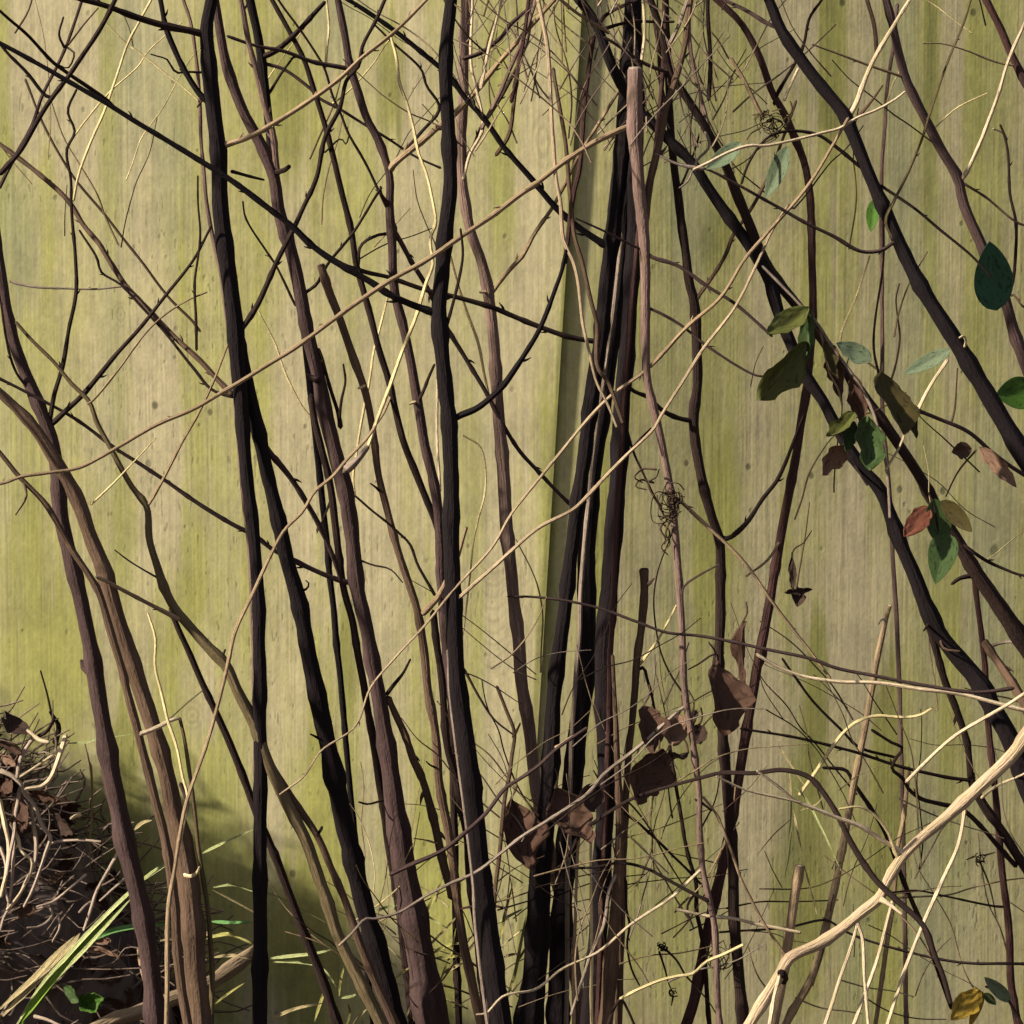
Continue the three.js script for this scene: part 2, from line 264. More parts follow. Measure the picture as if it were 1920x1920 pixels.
function st(key, name, label, category, mat, z0, z1, w0, w1, p, o = {}) {
  const c = path(p, z0, z1), t = { p, n: c.n, zs: c.zs, z0, mat };
  const pts = c.pts.slice(), widths = Array.isArray(w0) ? w0 : [w0, w1];
  const rads = []; const N = pts.length;
  for (let i = 0; i < N; i++) { const f = i / (N - 1) * (widths.length - 1), a = Math.min(widths.length - 2, Math.floor(f)); rads.push(lerp(widths[a], widths[a + 1], f - a) * 0.465 * metres(c.zs[i])); }
  if (o.root !== 0) {                                      // down to the ground
    const d = pts[0].clone().sub(pts[1]).normalize(), h = pts[0].y + 0.02, run = Math.min(0.35, Math.abs(d.x / Math.min(-0.25, d.y)) * h) * Math.sign(d.x);
    pts.unshift(pts[0].clone().add(new THREE.Vector3(run * 0.55, -h * 0.5, 0))); rads.unshift(rads[0] * 1.06);
    pts.unshift(pts[1].clone().add(new THREE.Vector3(run * 0.85, -h, 0))); rads.unshift(rads[0] * 1.12);
  }
  const e = p.length, goesOn = o.on !== 0 && outside(p[e - 2], p[e - 1]);
  if (goesOn) for (const q of onward(pts, o.far ?? 0.34)) { pts.push(q); rads.push(rads[rads.length - 1] * 0.82); }
  const base = pts[0].clone();
  t.o = thing(name, label, category, base, GROUPS[category]); t.base = base;
  const big = Math.max(...rads) > 0.003;
  const arc = [0]; for (let i = 1; i < pts.length; i++) arc.push(arc[i - 1] + pts[i].distanceTo(pts[i - 1]));
  const rs = []; for (let i = 0; i <= 60; i++) { const s = arc[arc.length - 1] * i / 60; let k = 0; while (k < arc.length - 2 && arc[k + 1] < s) k++; rs.push(lerp(rads[k], rads[k + 1], (s - arc[k]) / (arc[k + 1] - arc[k] || 1))); }
  t.m = part(o.body ?? (name.includes('stalk') || name.includes('reed') ? 'stalk' : 'stem'), sweep(pts, rs, { origin: base, seg: big ? 12 : 7, step: big ? 0.006 : 0.005, rough: o.rough ?? 0.07, cap: o.cut ? 'flat' : 'cone', wob: o.wob ?? 0.0012, nodes: o.nodes ?? 0.07 }), M[mat], t.o);
  if (o.cut) { const q = pts[pts.length - 1], d = q.clone().sub(pts[pts.length - 2]).normalize(), r = rads[rads.length - 1]; part('cut_end', sweep([q.clone().addScaledVector(d, -r * 0.2), q.clone().addScaledVector(d, r * 0.3)], [r * 0.93, r * 0.8], { origin: base, seg: 10, cap: 'flat', rough: 0.15 }), M[o.cut], t.o); }
  if (goesOn && o.crown) for (let k = 0; k < o.crown; k++) {   // side twigs above the picture
    const q0 = pts[pts.length - 1 - (k % 3)], d = new THREE.Vector3(rr(-1, 1), rr(0.2, 0.9), rr(-0.5, 0.4)).normalize();
    const q = [q0.clone()]; for (let m = 0; m < 3; m++) { q.push(q[m].clone().addScaledVector(d, rr(0.06, 0.11))); d.x += rr(-0.3, 0.3); d.normalize(); }
    part('twig', sweep(q, [0.0026, 0.0012], { origin: base, seg: 6, step: 0.01 }), M[mat], t.o);
  }
  things[key] = t; return t;
}
function tw(key, mat, w0, w1, dz, p, o = {}) {              // a branch or twig of a stem, starting on it
  const t = things[key], z0 = nearestZ(t, p[0], p[1]) + (o.z ?? 0), c = path(p, z0, z0 + dz), pts = c.pts.slice();
  const rads = pts.map((_, i) => lerp(w0, w1, i / (pts.length - 1)) * 0.44 * metres(c.zs[i]));
  const e = p.length; if (outside(p[e - 2], p[e - 1])) for (const q of onward(pts, 0.1)) { pts.push(q); rads.push(rads[rads.length - 1] * 0.85); }
  const gs = [sweep(pts, rads, { origin: t.base, seg: w0 > 9 ? 8 : 6, step: 0.005, rough: 0.09, wob: o.wob ?? 0.0014, nodes: 0.035, cap: 'cone' })];
  if (w0 > 5 && mat !== 'straw' && mat !== 'cream') {      // small buds, left and right in turn
    const curve = new THREE.CatmullRomCurve3(pts, false, 'centripetal'), L = curve.getLength(), nb = Math.min(9, Math.floor(L / 0.04));
    for (let k = 1; k < nb; k++) {
      const f = (k + rr(-0.25, 0.25)) / nb, q = curve.getPoint(f), d = curve.getTangent(f), side = new THREE.Vector3(-d.y, d.x, rr(-0.4, 0.4)).multiplyScalar(k % 2 ? 1 : -1).normalize();
      const r = lerp(rads[0], rads[rads.length - 1], f), ln = r * rr(1.6, 2.6);
      gs.push(sweep([q.clone(), q.clone().addScaledVector(side, ln * 0.6).addScaledVector(d, ln * 0.5), q.clone().addScaledVector(side, ln).addScaledVector(d, ln * 1.3)], [r * 0.75, r * 0.5, r * 0.15], { origin: t.base, seg: 5, step: 0.002 }));
    }
  }
  const m = part(o.name ?? (w0 >= 9 ? 'branch' : 'twig'), mergeGeometries(gs), M[mat], t.o);
  return m;
}
function leafGeo(b, tip, width, { fold = 0.25, curl = 0.3, roll = 0, cup = 0.0, ragged = 0, shape = 1, origin } = {}) {
  const ax = tip.clone().sub(b), L = ax.length(); ax.normalize();
  let side = new THREE.Vector3(-ax.y, ax.x, 0).normalize(); const nrm0 = new THREE.Vector3().crossVectors(side, ax).multiplyScalar(-1);
  if (nrm0.z < 0) nrm0.multiplyScalar(-1);
  side = side.clone().applyAxisAngle(ax, roll); const nrm = nrm0.clone().applyAxisAngle(ax, roll);
  const nu = 10, nv = 16, pos = [], uv = [], idx = [], ph = rnd() * 50;
  for (const back of [0, 1]) for (let j = 0; j <= nv; j++) for (let i = 0; i <= nu; i++) {
    const v = j / nv, u = i / nu * 2 - 1;
    let prof = Math.pow(Math.sin(Math.PI * Math.pow(v, 0.8 * shape)), 0.75); if (j === 0 || j === nv) prof = 0.02;
    prof *= 1 + ragged * (vnoise(v * 9 + ph, u > 0 ? 3 : 7) - 0.5) * 2;
    const w = 0.5 * width * prof * u, au = Math.abs(u);
    const lift = fold * Math.abs(w) + curl * L * (v - 0.3) * (v - 0.3) * 0.8 + cup * L * 0.2 * Math.sin(v * 6 + ph) * au + ragged * L * (0.24 * (vnoise(v * 5 + ph, u * 2 + ph) - 0.5) + 0.12 * (vnoise(v * 12 + ph, u * 5) - 0.5));
    const q = b.clone().addScaledVector(ax, L * v * (1 - 0.12 * curl * v)).addScaledVector(side, w * (1 - 0.25 * fold * au)).addScaledVector(nrm, lift - back * 0.00025);
    if (origin) q.sub(origin); pos.push(q.x, q.y, q.z); uv.push((u + 1) / 2, v);
  }
  const row = nu + 1, o = row * (nv + 1);
  for (let j = 0; j < nv; j++) for (let i = 0; i < nu; i++) { const p = j * row + i; idx.push(p, p + 1, p + row, p + row, p + 1, p + row + 1, o + p, o + p + row, o + p + 1, o + p + row, o + p + row + 1, o + p + 1); }
  for (let j = 0; j < nv; j++) { let p = j * row; idx.push(p, p + row, o + p, o + p, p + row, o + p + row); p += nu; idx.push(p, o + p, p + row, o + p, o + p + row, p + row); }
  const g = new THREE.BufferGeometry(); g.setAttribute('position', new THREE.Float32BufferAttribute(pos, 3)); g.setAttribute('uv', new THREE.Float32BufferAttribute(uv, 2)); g.setIndex(idx); g.computeVertexNormals();
  return g;
}
function lf(key, mat, bx, by, tx, ty, w, dz, o = {}) {       // a leaf of a stem or shoot: from its foot to its tip
  const t = things[key], z = (o.zabs ?? nearestZ(t, bx, by)) + (o.z ?? 0);
  return part('leaf', leafGeo(at(bx, by, z), at(tx, ty, z + dz), w * metres(z), { origin: t.base, ...o }), LM[mat], t.o, o.label);
}

// ================================================================ the woody stems, from the left (points run from the ground up)
st('A', 'woody_stem', 'leftmost thick dark stem, purple-brown, curving out of the left edge above a fork', 'stem', 'purple', 0.40, 0.36, [40, 38, 32, 30, 24, 20], 0, [294, 1925, 278, 1780, 260, 1680, 229, 1550, 208, 1446, 197, 1377, 180, 1272, 167, 1194, 148, 1110, 135, 1051, 117, 980, 99, 830, 65, 740, 44, 690, 23, 628, 8, 558, 0, 495], { crown: 2 });
tw('A', 'dark', 12, 5, 0.05, [98, 795, 125, 769, 156, 740, 221, 662, 281, 592, 312, 553, 365, 485, 396, 425]);
tw('A', 'dark', 10, 5, 0.03, [93, 800, 100, 750, 115, 690, 130, 615, 142, 550, 142, 490, 135, 391, 134, 335, 124, 282, 139, 247, 126, 208, 143, 168]);
tw('A', 'grey', 6, 4, 0.02, [20, 528, 60, 537, 140, 542, 190, 541, 228, 537]);
tw('A', 'purple', 12, 8, -0.03, [166, 1262, 156, 1254, 152, 1240], { name: 'stub' });
tw('A', 'dark', 7, 4, 0.03, [60, 735, 30, 700, 12, 630, 0, 560]);

st('B', 'woody_stem', 'brown striped stem crossing in front of the leftmost dark stem, broken off hollow low down', 'stem', 'brown', 0.47, 0.42, [46, 44, 34, 32, 30, 26, 18], 0, [374, 1930, 367, 1830, 360, 1720, 352, 1640, 338, 1565, 322, 1500, 308, 1440, 290, 1375, 265, 1295, 240, 1215, 215, 1137, 195, 1072, 173, 1015, 152, 955, 128, 902, 100, 856, 70, 810, 40, 773, 0, 736], { crown: 2 });
tw('B', 'straw', 6, 3, 0.03, [172, 945, 203, 917, 255, 863, 294, 821]);
tw('B', 'purple', 14, 9, 0.0, [345, 1530, 350, 1500, 340, 1470], { name: 'stub', z: 0.01 });
tw('B', 'cut', 9, 5, 0.02, [345, 1640, 356, 1643, 368, 1636, 373, 1625], { name: 'torn_bark', z: 0.012 });
st('B2', 'woody_stem', 'thin brown stem hugging the left side of the brown striped stem', 'stem', 'brown', 0.50, 0.46, [20, 18, 16, 12, 9], 0, [352, 1925, 338, 1836, 328, 1706, 310, 1580, 297, 1520, 281, 1455, 260, 1377, 242, 1311, 224, 1236, 203, 1168, 184, 1108, 166, 1077, 130, 1025, 104, 975, 86, 945, 50, 907, 34, 891, 0, 850], {});
tw('B2', 'brown', 6, 3, 0.02, [42, 900, 50, 930, 30, 965]);
st('B3', 'dry_stalk', 'thin olive stalk right of the hollow broken stem with a pale bent tip', 'stalk', 'olive', 0.45, 0.47, [12, 9, 7], 0, [397, 1925, 398, 1811, 391, 1719, 375, 1615, 365, 1524, 352, 1420, 345, 1385, 336, 1347], { on: 0 });
tw('B3', 'cream', 8, 11, 0.03, [335, 1347, 318, 1352, 302, 1361, 284, 1369, 264, 1376], { name: 'bent_tip' });
tw('B3', 'straw', 4, 3, -0.02, [304, 1361, 330, 1338, 360, 1312, 380, 1295]);

st('C', 'woody_stem', 'almost straight black stem that stands upright left of the middle', 'stem', 'black', 0.44, 0.40, [31, 28, 26, 25, 27, 34, 32, 32, 30, 24], 0, [486, 1925, 488, 1700, 488, 1500, 487, 1300, 485, 1150, 475, 1000, 463, 900, 455, 800, 447, 700, 440, 600, 426, 500, 415, 400, 410, 300, 402, 220, 392, 130, 388, 60, 398, 0], { crown: 4 });
tw('C', 'dark', 16, 10, 0.04, [385, 66, 365, 60, 312, 49, 260, 34, 203, 13, 156, 0]);
tw('C', 'black', 13, 10, 0.0, [390, 190, 378, 180, 349, 135, 328, 91, 312, 52, 302, 0]);
tw('C', 'tan', 12, 7, 0.06, [412, 275, 440, 266, 463, 258, 500, 240, 558, 203, 636, 148, 678, 109, 735, 65, 798, 0]);
tw('C', 'dark', 12, 7, 0.03, [446, 632, 456, 615, 482, 571, 500, 532, 516, 495, 566, 398, 595, 333, 610, 260, 636, 203, 649, 151, 673, 122, 680, 86, 707, 34, 722, 0]);
tw('C', 'brown', 12, 10, -0.10, [435, 738, 404, 706, 378, 678, 338, 641, 286, 589, 234, 535, 200, 480, 187, 458, 156, 422, 130, 378, 78, 331, 0, 271]);
tw('C', 'dark', 8, 5, -0.05, [437, 744, 430, 743, 396, 730, 365, 693, 325, 641, 281, 592, 229, 535, 190, 510, 182, 482, 150, 432]);
tw('C', 'dark', 7, 4, 0.02, [367, 655, 368, 600, 366, 530, 372, 485, 376, 440, 370, 380, 372, 330]);
tw('C', 'dark', 8, 5, -0.04, [436, 322, 465, 330, 494, 337]);
st('Dd', 'woody_stem', 'black slanting stem that meets the upright black stem at a narrow fork', 'stem', 'black', 0.37, 0.41, [42, 38, 38, 34, 30, 28, 26, 20], 0, [744, 1925, 713, 1805, 679, 1680, 654, 1576, 627, 1460, 610, 1377, 588, 1272, 558, 1123, 537, 1048, 519, 960, 497, 870, 480, 790, 465, 720, 452, 650, 443, 590], { on: 0 });
tw('Dd', 'purple', 13, 10, -0.06, [500, 838, 512, 855, 545, 897, 571, 936, 600, 991, 626, 1046, 640, 1086]);
tw('Dd', 'black', 8, 4, 0.01, [597, 1385, 588, 1380, 581, 1377], { name: 'stub' });
tw('Dd', 'dark', 6, 3, 0.01, [567, 1108, 576, 1104, 580, 1095, 574, 1089], { name: 'tendril' });
st('E', 'woody_stem', 'thin pale vine running up the left flank of the upright black stem', 'stem', 'pink', 0.34, 0.36, [10, 10, 8, 7], 0, [487, 1930, 480, 1400, 470, 1050, 455, 900, 441, 740, 425, 580, 412, 500, 402, 455, 388, 380, 379, 300, 375, 200, 369, 120, 358, 40, 345, 0], {});
tw('E', 'dark', 6, 3, 0.02, [376, 136, 350, 135, 330, 136, 312, 110, 300, 107, 284, 102]);
tw('E', 'red', 7, 4, 0.02, [380, 186, 374, 195, 369, 201], { name: 'bud' });

st('F', 'woody_stem', 'brown-grey stem with pale left edge, knotted near the top, beside the slanting black stem', 'stem', 'purple', 0.34, 0.31, [66, 50, 38, 30, 29, 33, 31, 27, 27, 25, 22, 20, 18], 0, [812, 1925, 782, 1758, 763, 1654, 743, 1537, 731, 1440, 721, 1370, 710, 1298, 690, 1194, 668, 1090, 658, 980, 648, 925, 630, 850, 610, 775, 593, 693, 578, 630, 567, 566, 552, 493, 524, 395, 512, 330, 490, 275, 456, 208, 427, 130, 414, 65, 401, 0], { crown: 3 });
tw('F', 'pink', 14, 11, 0.03, [522, 325, 519, 305, 511, 247, 498, 203, 487, 156, 469, 91, 453, 0]);
tw('F', 'dark', 14, 10, 0.01, [518, 322, 530, 320, 541, 312], { name: 'stub', z: 0.006 });
tw('F', 'purple', 11, 6, 0.05, [655, 1092, 636, 1087, 570, 1060, 515, 1032, 480, 1005, 440, 985, 380, 950, 300, 895, 225, 845, 190, 820, 140, 785, 80, 752, 0, 710]);
tw('F', 'dark', 8, 6, 0.02, [575, 548, 595, 532, 615, 495, 662, 437, 704, 370, 716, 352]);
tw('F', 'dark', 6, 4, 0.02, [555, 572, 550, 563, 519, 501, 497, 469, 461, 406, 456, 378]);
tw('F', 'dark', 10, 6, 0.0, [638, 800, 636, 787, 623, 740, 605, 672, 598, 655]);
tw('F', 'dark', 7, 5, 0.02, [636, 790, 642, 750, 649, 714, 645, 683]);
tw('F', 'grey', 18, 10, 0.0, [650, 880, 668, 865, 690, 838], { name: 'stub', z: 0.012 });
tw('F', 'dark', 9, 5, 0.02, [726, 1300, 738, 1284, 756, 1262, 770, 1236]);
tw('F', 'dark', 6, 4, 0.02, [716, 1500, 705, 1504, 688, 1508, 672, 1504]);
tw('F', 'purple', 18, 9, 0.0, [594, 712, 582, 708, 575, 703], { name: 'stub', z: 0.008 });
tw('F', 'brown', 14, 20, -0.01, [729, 1310, 753, 1364, 774, 1424, 790, 1455, 816, 1550, 832, 1620, 850, 1680]);
tw('F', 'dark', 5, 3, 0.02, [676, 1050, 700, 1059, 733, 1067, 755, 1092]);
st('F2', 'woody_stem', 'narrow dark stem just behind and left of the brown-grey knotted stem', 'stem', 'dark', 0.29, 0.28, [18, 15, 15, 14], 0, [775, 1925, 748, 1700, 726, 1560, 712, 1470, 694, 1350, 678, 1260, 662, 1168, 648, 1116, 636, 1040, 628, 975, 620, 910, 605, 845, 589, 780, 584, 745], { on: 0 });
tw('F2', 'dark', 6, 4, 0.0, [622, 930, 612, 960, 600, 990]);
st('G', 'woody_stem', 'dark stem piece behind the knot of the brown-grey stem, forking at the top', 'stem', 'black', 0.27, 0.26, [12, 14, 18, 18], 0, [700, 1930, 640, 1300, 600, 900, 560, 560, 525, 390, 514, 320, 506, 250, 498, 180, 490, 110, 470, 0], { crown: 2 });
tw('G', 'dark', 13, 9, 0.03, [490, 108, 519, 94, 561, 57, 608, 5]);
tw('G', 'purple', 8, 5, 0.0, [498, 120, 532, 130, 584, 167, 597, 182, 636, 203, 675, 229, 727, 260, 772, 289, 826, 315]);
tw('G', 'dark', 7, 5, 0.0, [505, 175, 530, 135, 552, 105]);

st('H', 'woody_stem', 'slim red-brown stem with a blunt cut top left of the middle', 'stem', 'brown', 0.40, 0.37, [20, 18, 18, 17, 15, 14, 16, 17], 0, [904, 1925, 886, 1850, 871, 1784, 860, 1706, 850, 1615, 837, 1537, 822, 1455, 816, 1377, 803, 1298, 795, 1220, 782, 1142, 764, 1090, 743, 1025, 727, 962, 709, 884, 701, 819, 691, 766, 680, 720, 662, 668, 636, 592, 617, 545, 602, 498], { cut: 'brown' });
tw('H', 'cut', 8, 6, 0.01, [686, 722, 678, 726, 672, 728], { name: 'scar' });
tw('H', 'dark', 7, 3, 0.02, [713, 920, 704, 912, 695, 906]);
tw('H', 'dark', 7, 5, 0.02, [815, 1115, 806, 1098, 784, 1058, 770, 1020, 745, 995, 722, 975, 695, 955, 665, 930]);
tw('H', 'tan', 14, 7, 0.03, [792, 1150, 806, 1135, 818, 1122, 840, 1082, 860, 1040, 876, 990]);
tw('H', 'dark', 6, 3, 0.02, [818, 1440, 806, 1434, 800, 1428]);
tw('H', 'tan', 5, 3, 0.02, [820, 1582, 800, 1576, 775, 1572]);
tw('H', 'red', 5, 6, 0.03, [857, 1706, 885, 1700, 925, 1698, 950, 1703]);
st('H3', 'woody_stem', 'thin dark brown stem squeezed between the slim cut stem and the central black stem', 'stem', 'dark', 0.36, 0.36, [18, 16, 16, 14], 0, [915, 1930, 895, 1750, 881, 1641, 876, 1576, 863, 1511, 853, 1455, 839, 1403, 829, 1272, 818, 1200, 812, 1150], { on: 0 });
st('H4', 'dry_stalk', 'pale thin vine along the left edge of the central black stem', 'stalk', 'grey', 0.49, 0.49, [8, 6, 5], 0, [915, 1930, 905, 1850, 895, 1760, 885, 1650, 868, 1500, 863, 1455, 852, 1370, 842, 1285, 838, 1220], { on: 0 });
st('I', 'woody_stem', 'thin dark stem running up and left behind the slim cut stem', 'stem', 'dark', 0.30, 0.27, [15, 14, 12, 10], 0, [860, 1930, 845, 1300, 832, 1050, 818, 980, 800, 936, 779, 884, 759, 832, 740, 766, 730, 720, 714, 667, 696, 597, 678, 532, 667, 490, 657, 430, 641, 365, 623, 286, 613, 247, 597, 195, 584, 156, 566, 104, 542, 57, 511, 0], { crown: 2 });
tw('I', 'dark', 7, 5, 0.02, [672, 500, 678, 460, 712, 440, 743, 437, 730, 400, 709, 357, 678, 294, 652, 247, 641, 216, 623, 177, 608, 130, 592, 99, 561, 52, 522, 0]);
tw('I', 'dark', 5, 3, 0.02, [610, 285, 640, 260, 650, 270, 655, 255]);
tw('I', 'tan', 8, 4, 0.02, [733, 745, 720, 775, 704, 800]);
st('K', 'woody_stem', 'purple-brown stem that forks high up and joins the central black stem lower down', 'stem', 'purple', 0.34, 0.30, [22, 22, 20, 20, 18, 18, 16, 18, 14], 0, [925, 1930, 885, 1600, 860, 1400, 842, 1250, 830, 1120, 826, 1077, 824, 1012, 822, 960, 810, 890, 795, 825, 781, 748, 769, 675, 756, 610, 740, 545, 735, 470, 731, 390, 732, 335, 724, 300, 709, 260, 688, 221, 668, 160, 657, 125, 647, 65, 634, 0], { crown: 3 });
tw('K', 'tan', 15, 8, 0.06, [732, 318, 742, 306, 766, 286, 805, 253, 826, 234, 852, 213, 878, 187, 902, 159, 943, 109, 970, 78, 1040, 0]);
tw('K', 'purple', 11, 6, 0.03, [660, 130, 652, 128, 636, 125, 584, 115, 532, 96, 480, 86, 427, 68]);
tw('K', 'dark', 9, 6, 0.02, [778, 760, 790, 742, 805, 708, 815, 685]);
tw('K', 'cut', 9, 6, 0.01, [784, 752, 776, 755, 770, 757], { name: 'scar' });
tw('K', 'dark', 8, 5, 0.02, [752, 300, 764, 279, 792, 247, 824, 203, 800, 161, 790, 130, 730, 73, 700, 45]);
tw('K', 'red', 13, 4, 0.02, [728, 385, 716, 365, 714, 350], { name: 'bud' });
tw('K', 'purple', 11, 8, -0.06, [738, 430, 752, 455, 772, 492, 792, 524, 842, 621, 871, 667, 910, 735, 949, 805, 980, 852, 1012, 889, 1072, 949]);
st('J', 'woody_stem', 'straight thick black stem at the centre left, forked twice on the way up', 'stem', 'black', 0.46, 0.42, [44, 42, 37, 34, 33, 31, 31, 32, 31, 30, 28, 27, 24], 0, [942, 1925, 924, 1810, 904, 1654, 884, 1462, 857, 1272, 850, 1116, 846, 960, 844, 860, 842, 790, 836, 720, 829, 650, 824, 580, 829, 500, 837, 420, 845, 340, 841, 250, 837, 150, 839, 60, 845, 0], { crown: 4 });
tw('J', 'black', 15, 9, 0.05, [824, 592, 805, 584, 766, 569, 727, 550, 701, 532, 662, 509, 610, 478, 580, 455, 550, 425, 519, 401, 495, 383, 443, 344, 365, 294, 286, 247, 203, 195, 130, 154, 65, 117, 0, 81]);
tw('J', 'black', 14, 8, 0.02, [848, 790, 862, 780, 897, 764, 936, 730, 962, 696, 986, 662, 1007, 626, 1022, 592, 1038, 550, 1054, 506, 1062, 470]);
tw('J', 'dark', 8, 5, 0.03, [838, 610, 850, 570, 862, 520, 868, 480, 862, 430]);
tw('J', 'dark', 7, 4, 0.02, [858, 1240, 871, 1256, 897, 1306, 923, 1345, 962, 1376]);
tw('J', 'dark', 4, 2, 0.02, [850, 1256, 886, 1267, 928, 1288, 975, 1319]);
st('J2', 'dry_stalk', 'thin dark twig that crosses the upper left corner beside a thicker one', 'twig', 'dark', 0.35, 0.45, 10, 6, [215, 203, 203, 190, 165, 162, 125, 135, 99, 117, 50, 65, 0, 20], { root: 0, body: 'twig' });

st('Mm', 'woody_stem', 'pinkish brown stem right of the central black stem, narrowing upwards to a knot', 'stem', 'pink', 0.29, 0.25, [26, 24, 24, 26, 26, 24, 22, 20, 20, 22], 0, [1090, 1930, 1077, 1810, 1059, 1719, 1041, 1641, 1024, 1560, 1004, 1470, 993, 1370, 980, 1290, 972, 1190, 962, 1105, 951, 990, 944, 880, 937, 790, 932, 720, 927, 650, 921, 590, 914, 540, 900, 485, 888, 450, 878, 410, 868, 350, 866, 260, 868, 180, 870, 90, 874, 0], { crown: 2 });
tw('Mm', 'tan', 10, 6, 0.06, [922, 550, 949, 514, 978, 480, 999, 443, 1035, 391, 1060, 345, 1082, 300, 1106, 258, 1130, 220, 1160, 172, 1185, 130]);
tw('Mm', 'cut', 8, 6, 0.01, [918, 546, 908, 548, 900, 548], { name: 'scar' });
tw('Mm', 'dark', 5, 3, 0.02, [980, 1119, 965, 1118, 952, 1118]);
tw('Mm', 'purple', 9, 6, 0.04, [868, 300, 885, 280, 902, 240, 930, 200, 962, 140, 990, 75, 1000, 0]);

// the cluster of black trunks right of the middle
st('L1', 'woody_stem', 'left black stem of the tight cluster right of the middle', 'stem', 'black', 0.36, 0.33, [54, 42, 30, 28, 30, 30, 32, 30], 0, [990, 1930, 1004, 1810, 1012, 1654, 1022, 1540, 1030, 1455, 1038, 1325, 1046, 1246, 1059, 1142, 1072, 1038, 1081, 960, 1093, 870, 1105, 780, 1118, 690, 1131, 590, 1143, 480, 1155, 380, 1168, 260, 1178, 130, 1184, 0], { crown: 3 });
tw('L1', 'dark', 12, 9, 0.03, [1128, 641, 1108, 639, 1064, 631, 1012, 613, 960, 592, 923, 576, 858, 558, 805, 545, 766, 532, 727, 519, 688, 511, 640, 497]);
tw('L1', 'black', 15, 9, 0.05, [1150, 466, 1129, 456, 1085, 427, 1038, 385, 999, 338, 960, 292, 943, 273, 907, 221, 871, 180, 845, 146, 793, 99, 740, 57, 707, 34, 654, 0]);
tw('L1', 'tan', 8, 6, 0.05, [1035, 1402, 1046, 1400, 1070, 1384, 1095, 1369]);
st('L2', 'woody_stem', 'middle black stem of the tight cluster, partly hidden by dead leaves at its foot', 'stem', 'black', 0.32, 0.30, [44, 40, 36, 36, 36, 32, 28], 0, [1046, 1930, 1052, 1750, 1062, 1600, 1072, 1480, 1080, 1403, 1090, 1325, 1098, 1246, 1101, 1142, 1100, 1040, 1104, 960, 1115, 860, 1132, 740, 1148, 620, 1162, 500, 1170, 400, 1178, 280, 1186, 130, 1190, 0], { crown: 2 });
st('L3', 'woody_stem', 'right black stem of the tight cluster, rising to the top edge', 'stem', 'black', 0.38, 0.33, [40, 38, 36, 36, 35, 34, 30, 28, 28, 28], 0, [1104, 1930, 1120, 1760, 1128, 1650, 1132, 1550, 1136, 1440, 1134, 1350, 1133, 1220, 1143, 1090, 1154, 960, 1162, 860, 1167, 760, 1173, 680, 1180, 600, 1186, 500, 1190, 400, 1192, 300, 1194, 200, 1192, 117, 1189, 0], { crown: 4 });
tw('L3', 'black', 9, 7, 0.02, [1172, 856, 1184, 846, 1200, 826, 1222, 804]);
tw('L3', 'tan', 9, 6, 0.08, [1160, 868, 1153, 876, 1130, 899, 1098, 933]);
tw('L3', 'dark', 6, 4, 0.01, [1175, 800, 1190, 850, 1206, 885, 1225, 925, 1245, 965]);
st('L5', 'woody_stem', 'slender purple-red stem on the right flank of the black cluster', 'stem', 'red', 0.40, 0.37, [12, 11, 10], 0, [1120, 1930, 1140, 1400, 1150, 1100, 1165, 850, 1171, 740, 1178, 662, 1183, 584, 1192, 480, 1203, 400, 1225, 300, 1240, 180, 1246, 60, 1245, 0], {});
st('L6', 'woody_stem', 'grey weathered stem in the gap between the black cluster stems', 'stem', 'grey', 0.34, 0.32, [10, 9, 9, 8], 0, [1062, 1930, 1068, 1500, 1075, 1350, 1086, 1190, 1090, 1090, 1098, 1000, 1108, 900, 1120, 800, 1134, 690, 1150, 590, 1160, 500, 1166, 440], { on: 0 });
st('L4', 'woody_stem', 'brown shaded stem at the right foot of the black cluster', 'stem', 'brown', 0.41, 0.41, [32, 26, 18, 10, 7], 0, [1134, 1930, 1147, 1785, 1158, 1680, 1162, 1560, 1158, 1420, 1152, 1300, 1148, 1230], { on: 0 });
tw('L4', 'grey', 8, 6, 0.05, [1165, 1630, 1155, 1642, 1142, 1670, 1132, 1732, 1106, 1797, 1093, 1837, 1072, 1902]);
tw('L4', 'dark', 8, 4, 0.0, [1163, 1645, 1172, 1647, 1176, 1706, 1181, 1732, 1176, 1771, 1186, 1818, 1200, 1847]);
tw('L4', 'dark', 7, 5, -0.06, [1164, 1520, 1179, 1529, 1215, 1558, 1259, 1602, 1298, 1641, 1330, 1672]);
tw('L4', 'brown', 5, 3, -0.03, [1165, 1490, 1195, 1520, 1222, 1560, 1250, 1610, 1285, 1668]);
st('L7', 'dry_stalk', 'tan stalk between the feet of the black cluster stems', 'stalk', 'tan', 0.43, 0.42, [8, 7, 6], 0, [1076, 1930, 1077, 1810, 1080, 1706, 1082, 1615, 1086, 1560], { on: 0 });
st('L8', 'dry_stalk', 'pale green-tan stalk right of the tan one among the feet of the black cluster', 'stalk', 'straw', 0.42, 0.41, [7, 6, 5], 0, [1110, 1930, 1108, 1732, 1108, 1640, 1109, 1550], { on: 0 });
st('Aa', 'woody_stem', 'short brown dead stem with broken top and spur, right of the black cluster', 'stem', 'brown', 0.36, 0.35, [16, 14, 14, 16, 19], 0, [1160, 1930, 1170, 1560, 1177, 1455, 1182, 1377, 1188, 1311, 1194, 1233, 1205, 1168, 1209, 1098, 1208, 1068], { cut: 'purple', rough: 0.14 });
tw('Aa', 'purple', 9, 3, 0.01, [1212, 1096, 1220, 1090, 1226, 1084], { name: 'spur' });
tw('Aa', 'straw', 6, 4, 0.05, [1200, 1245, 1208, 1234, 1230, 1205, 1251, 1170, 1270, 1135]);
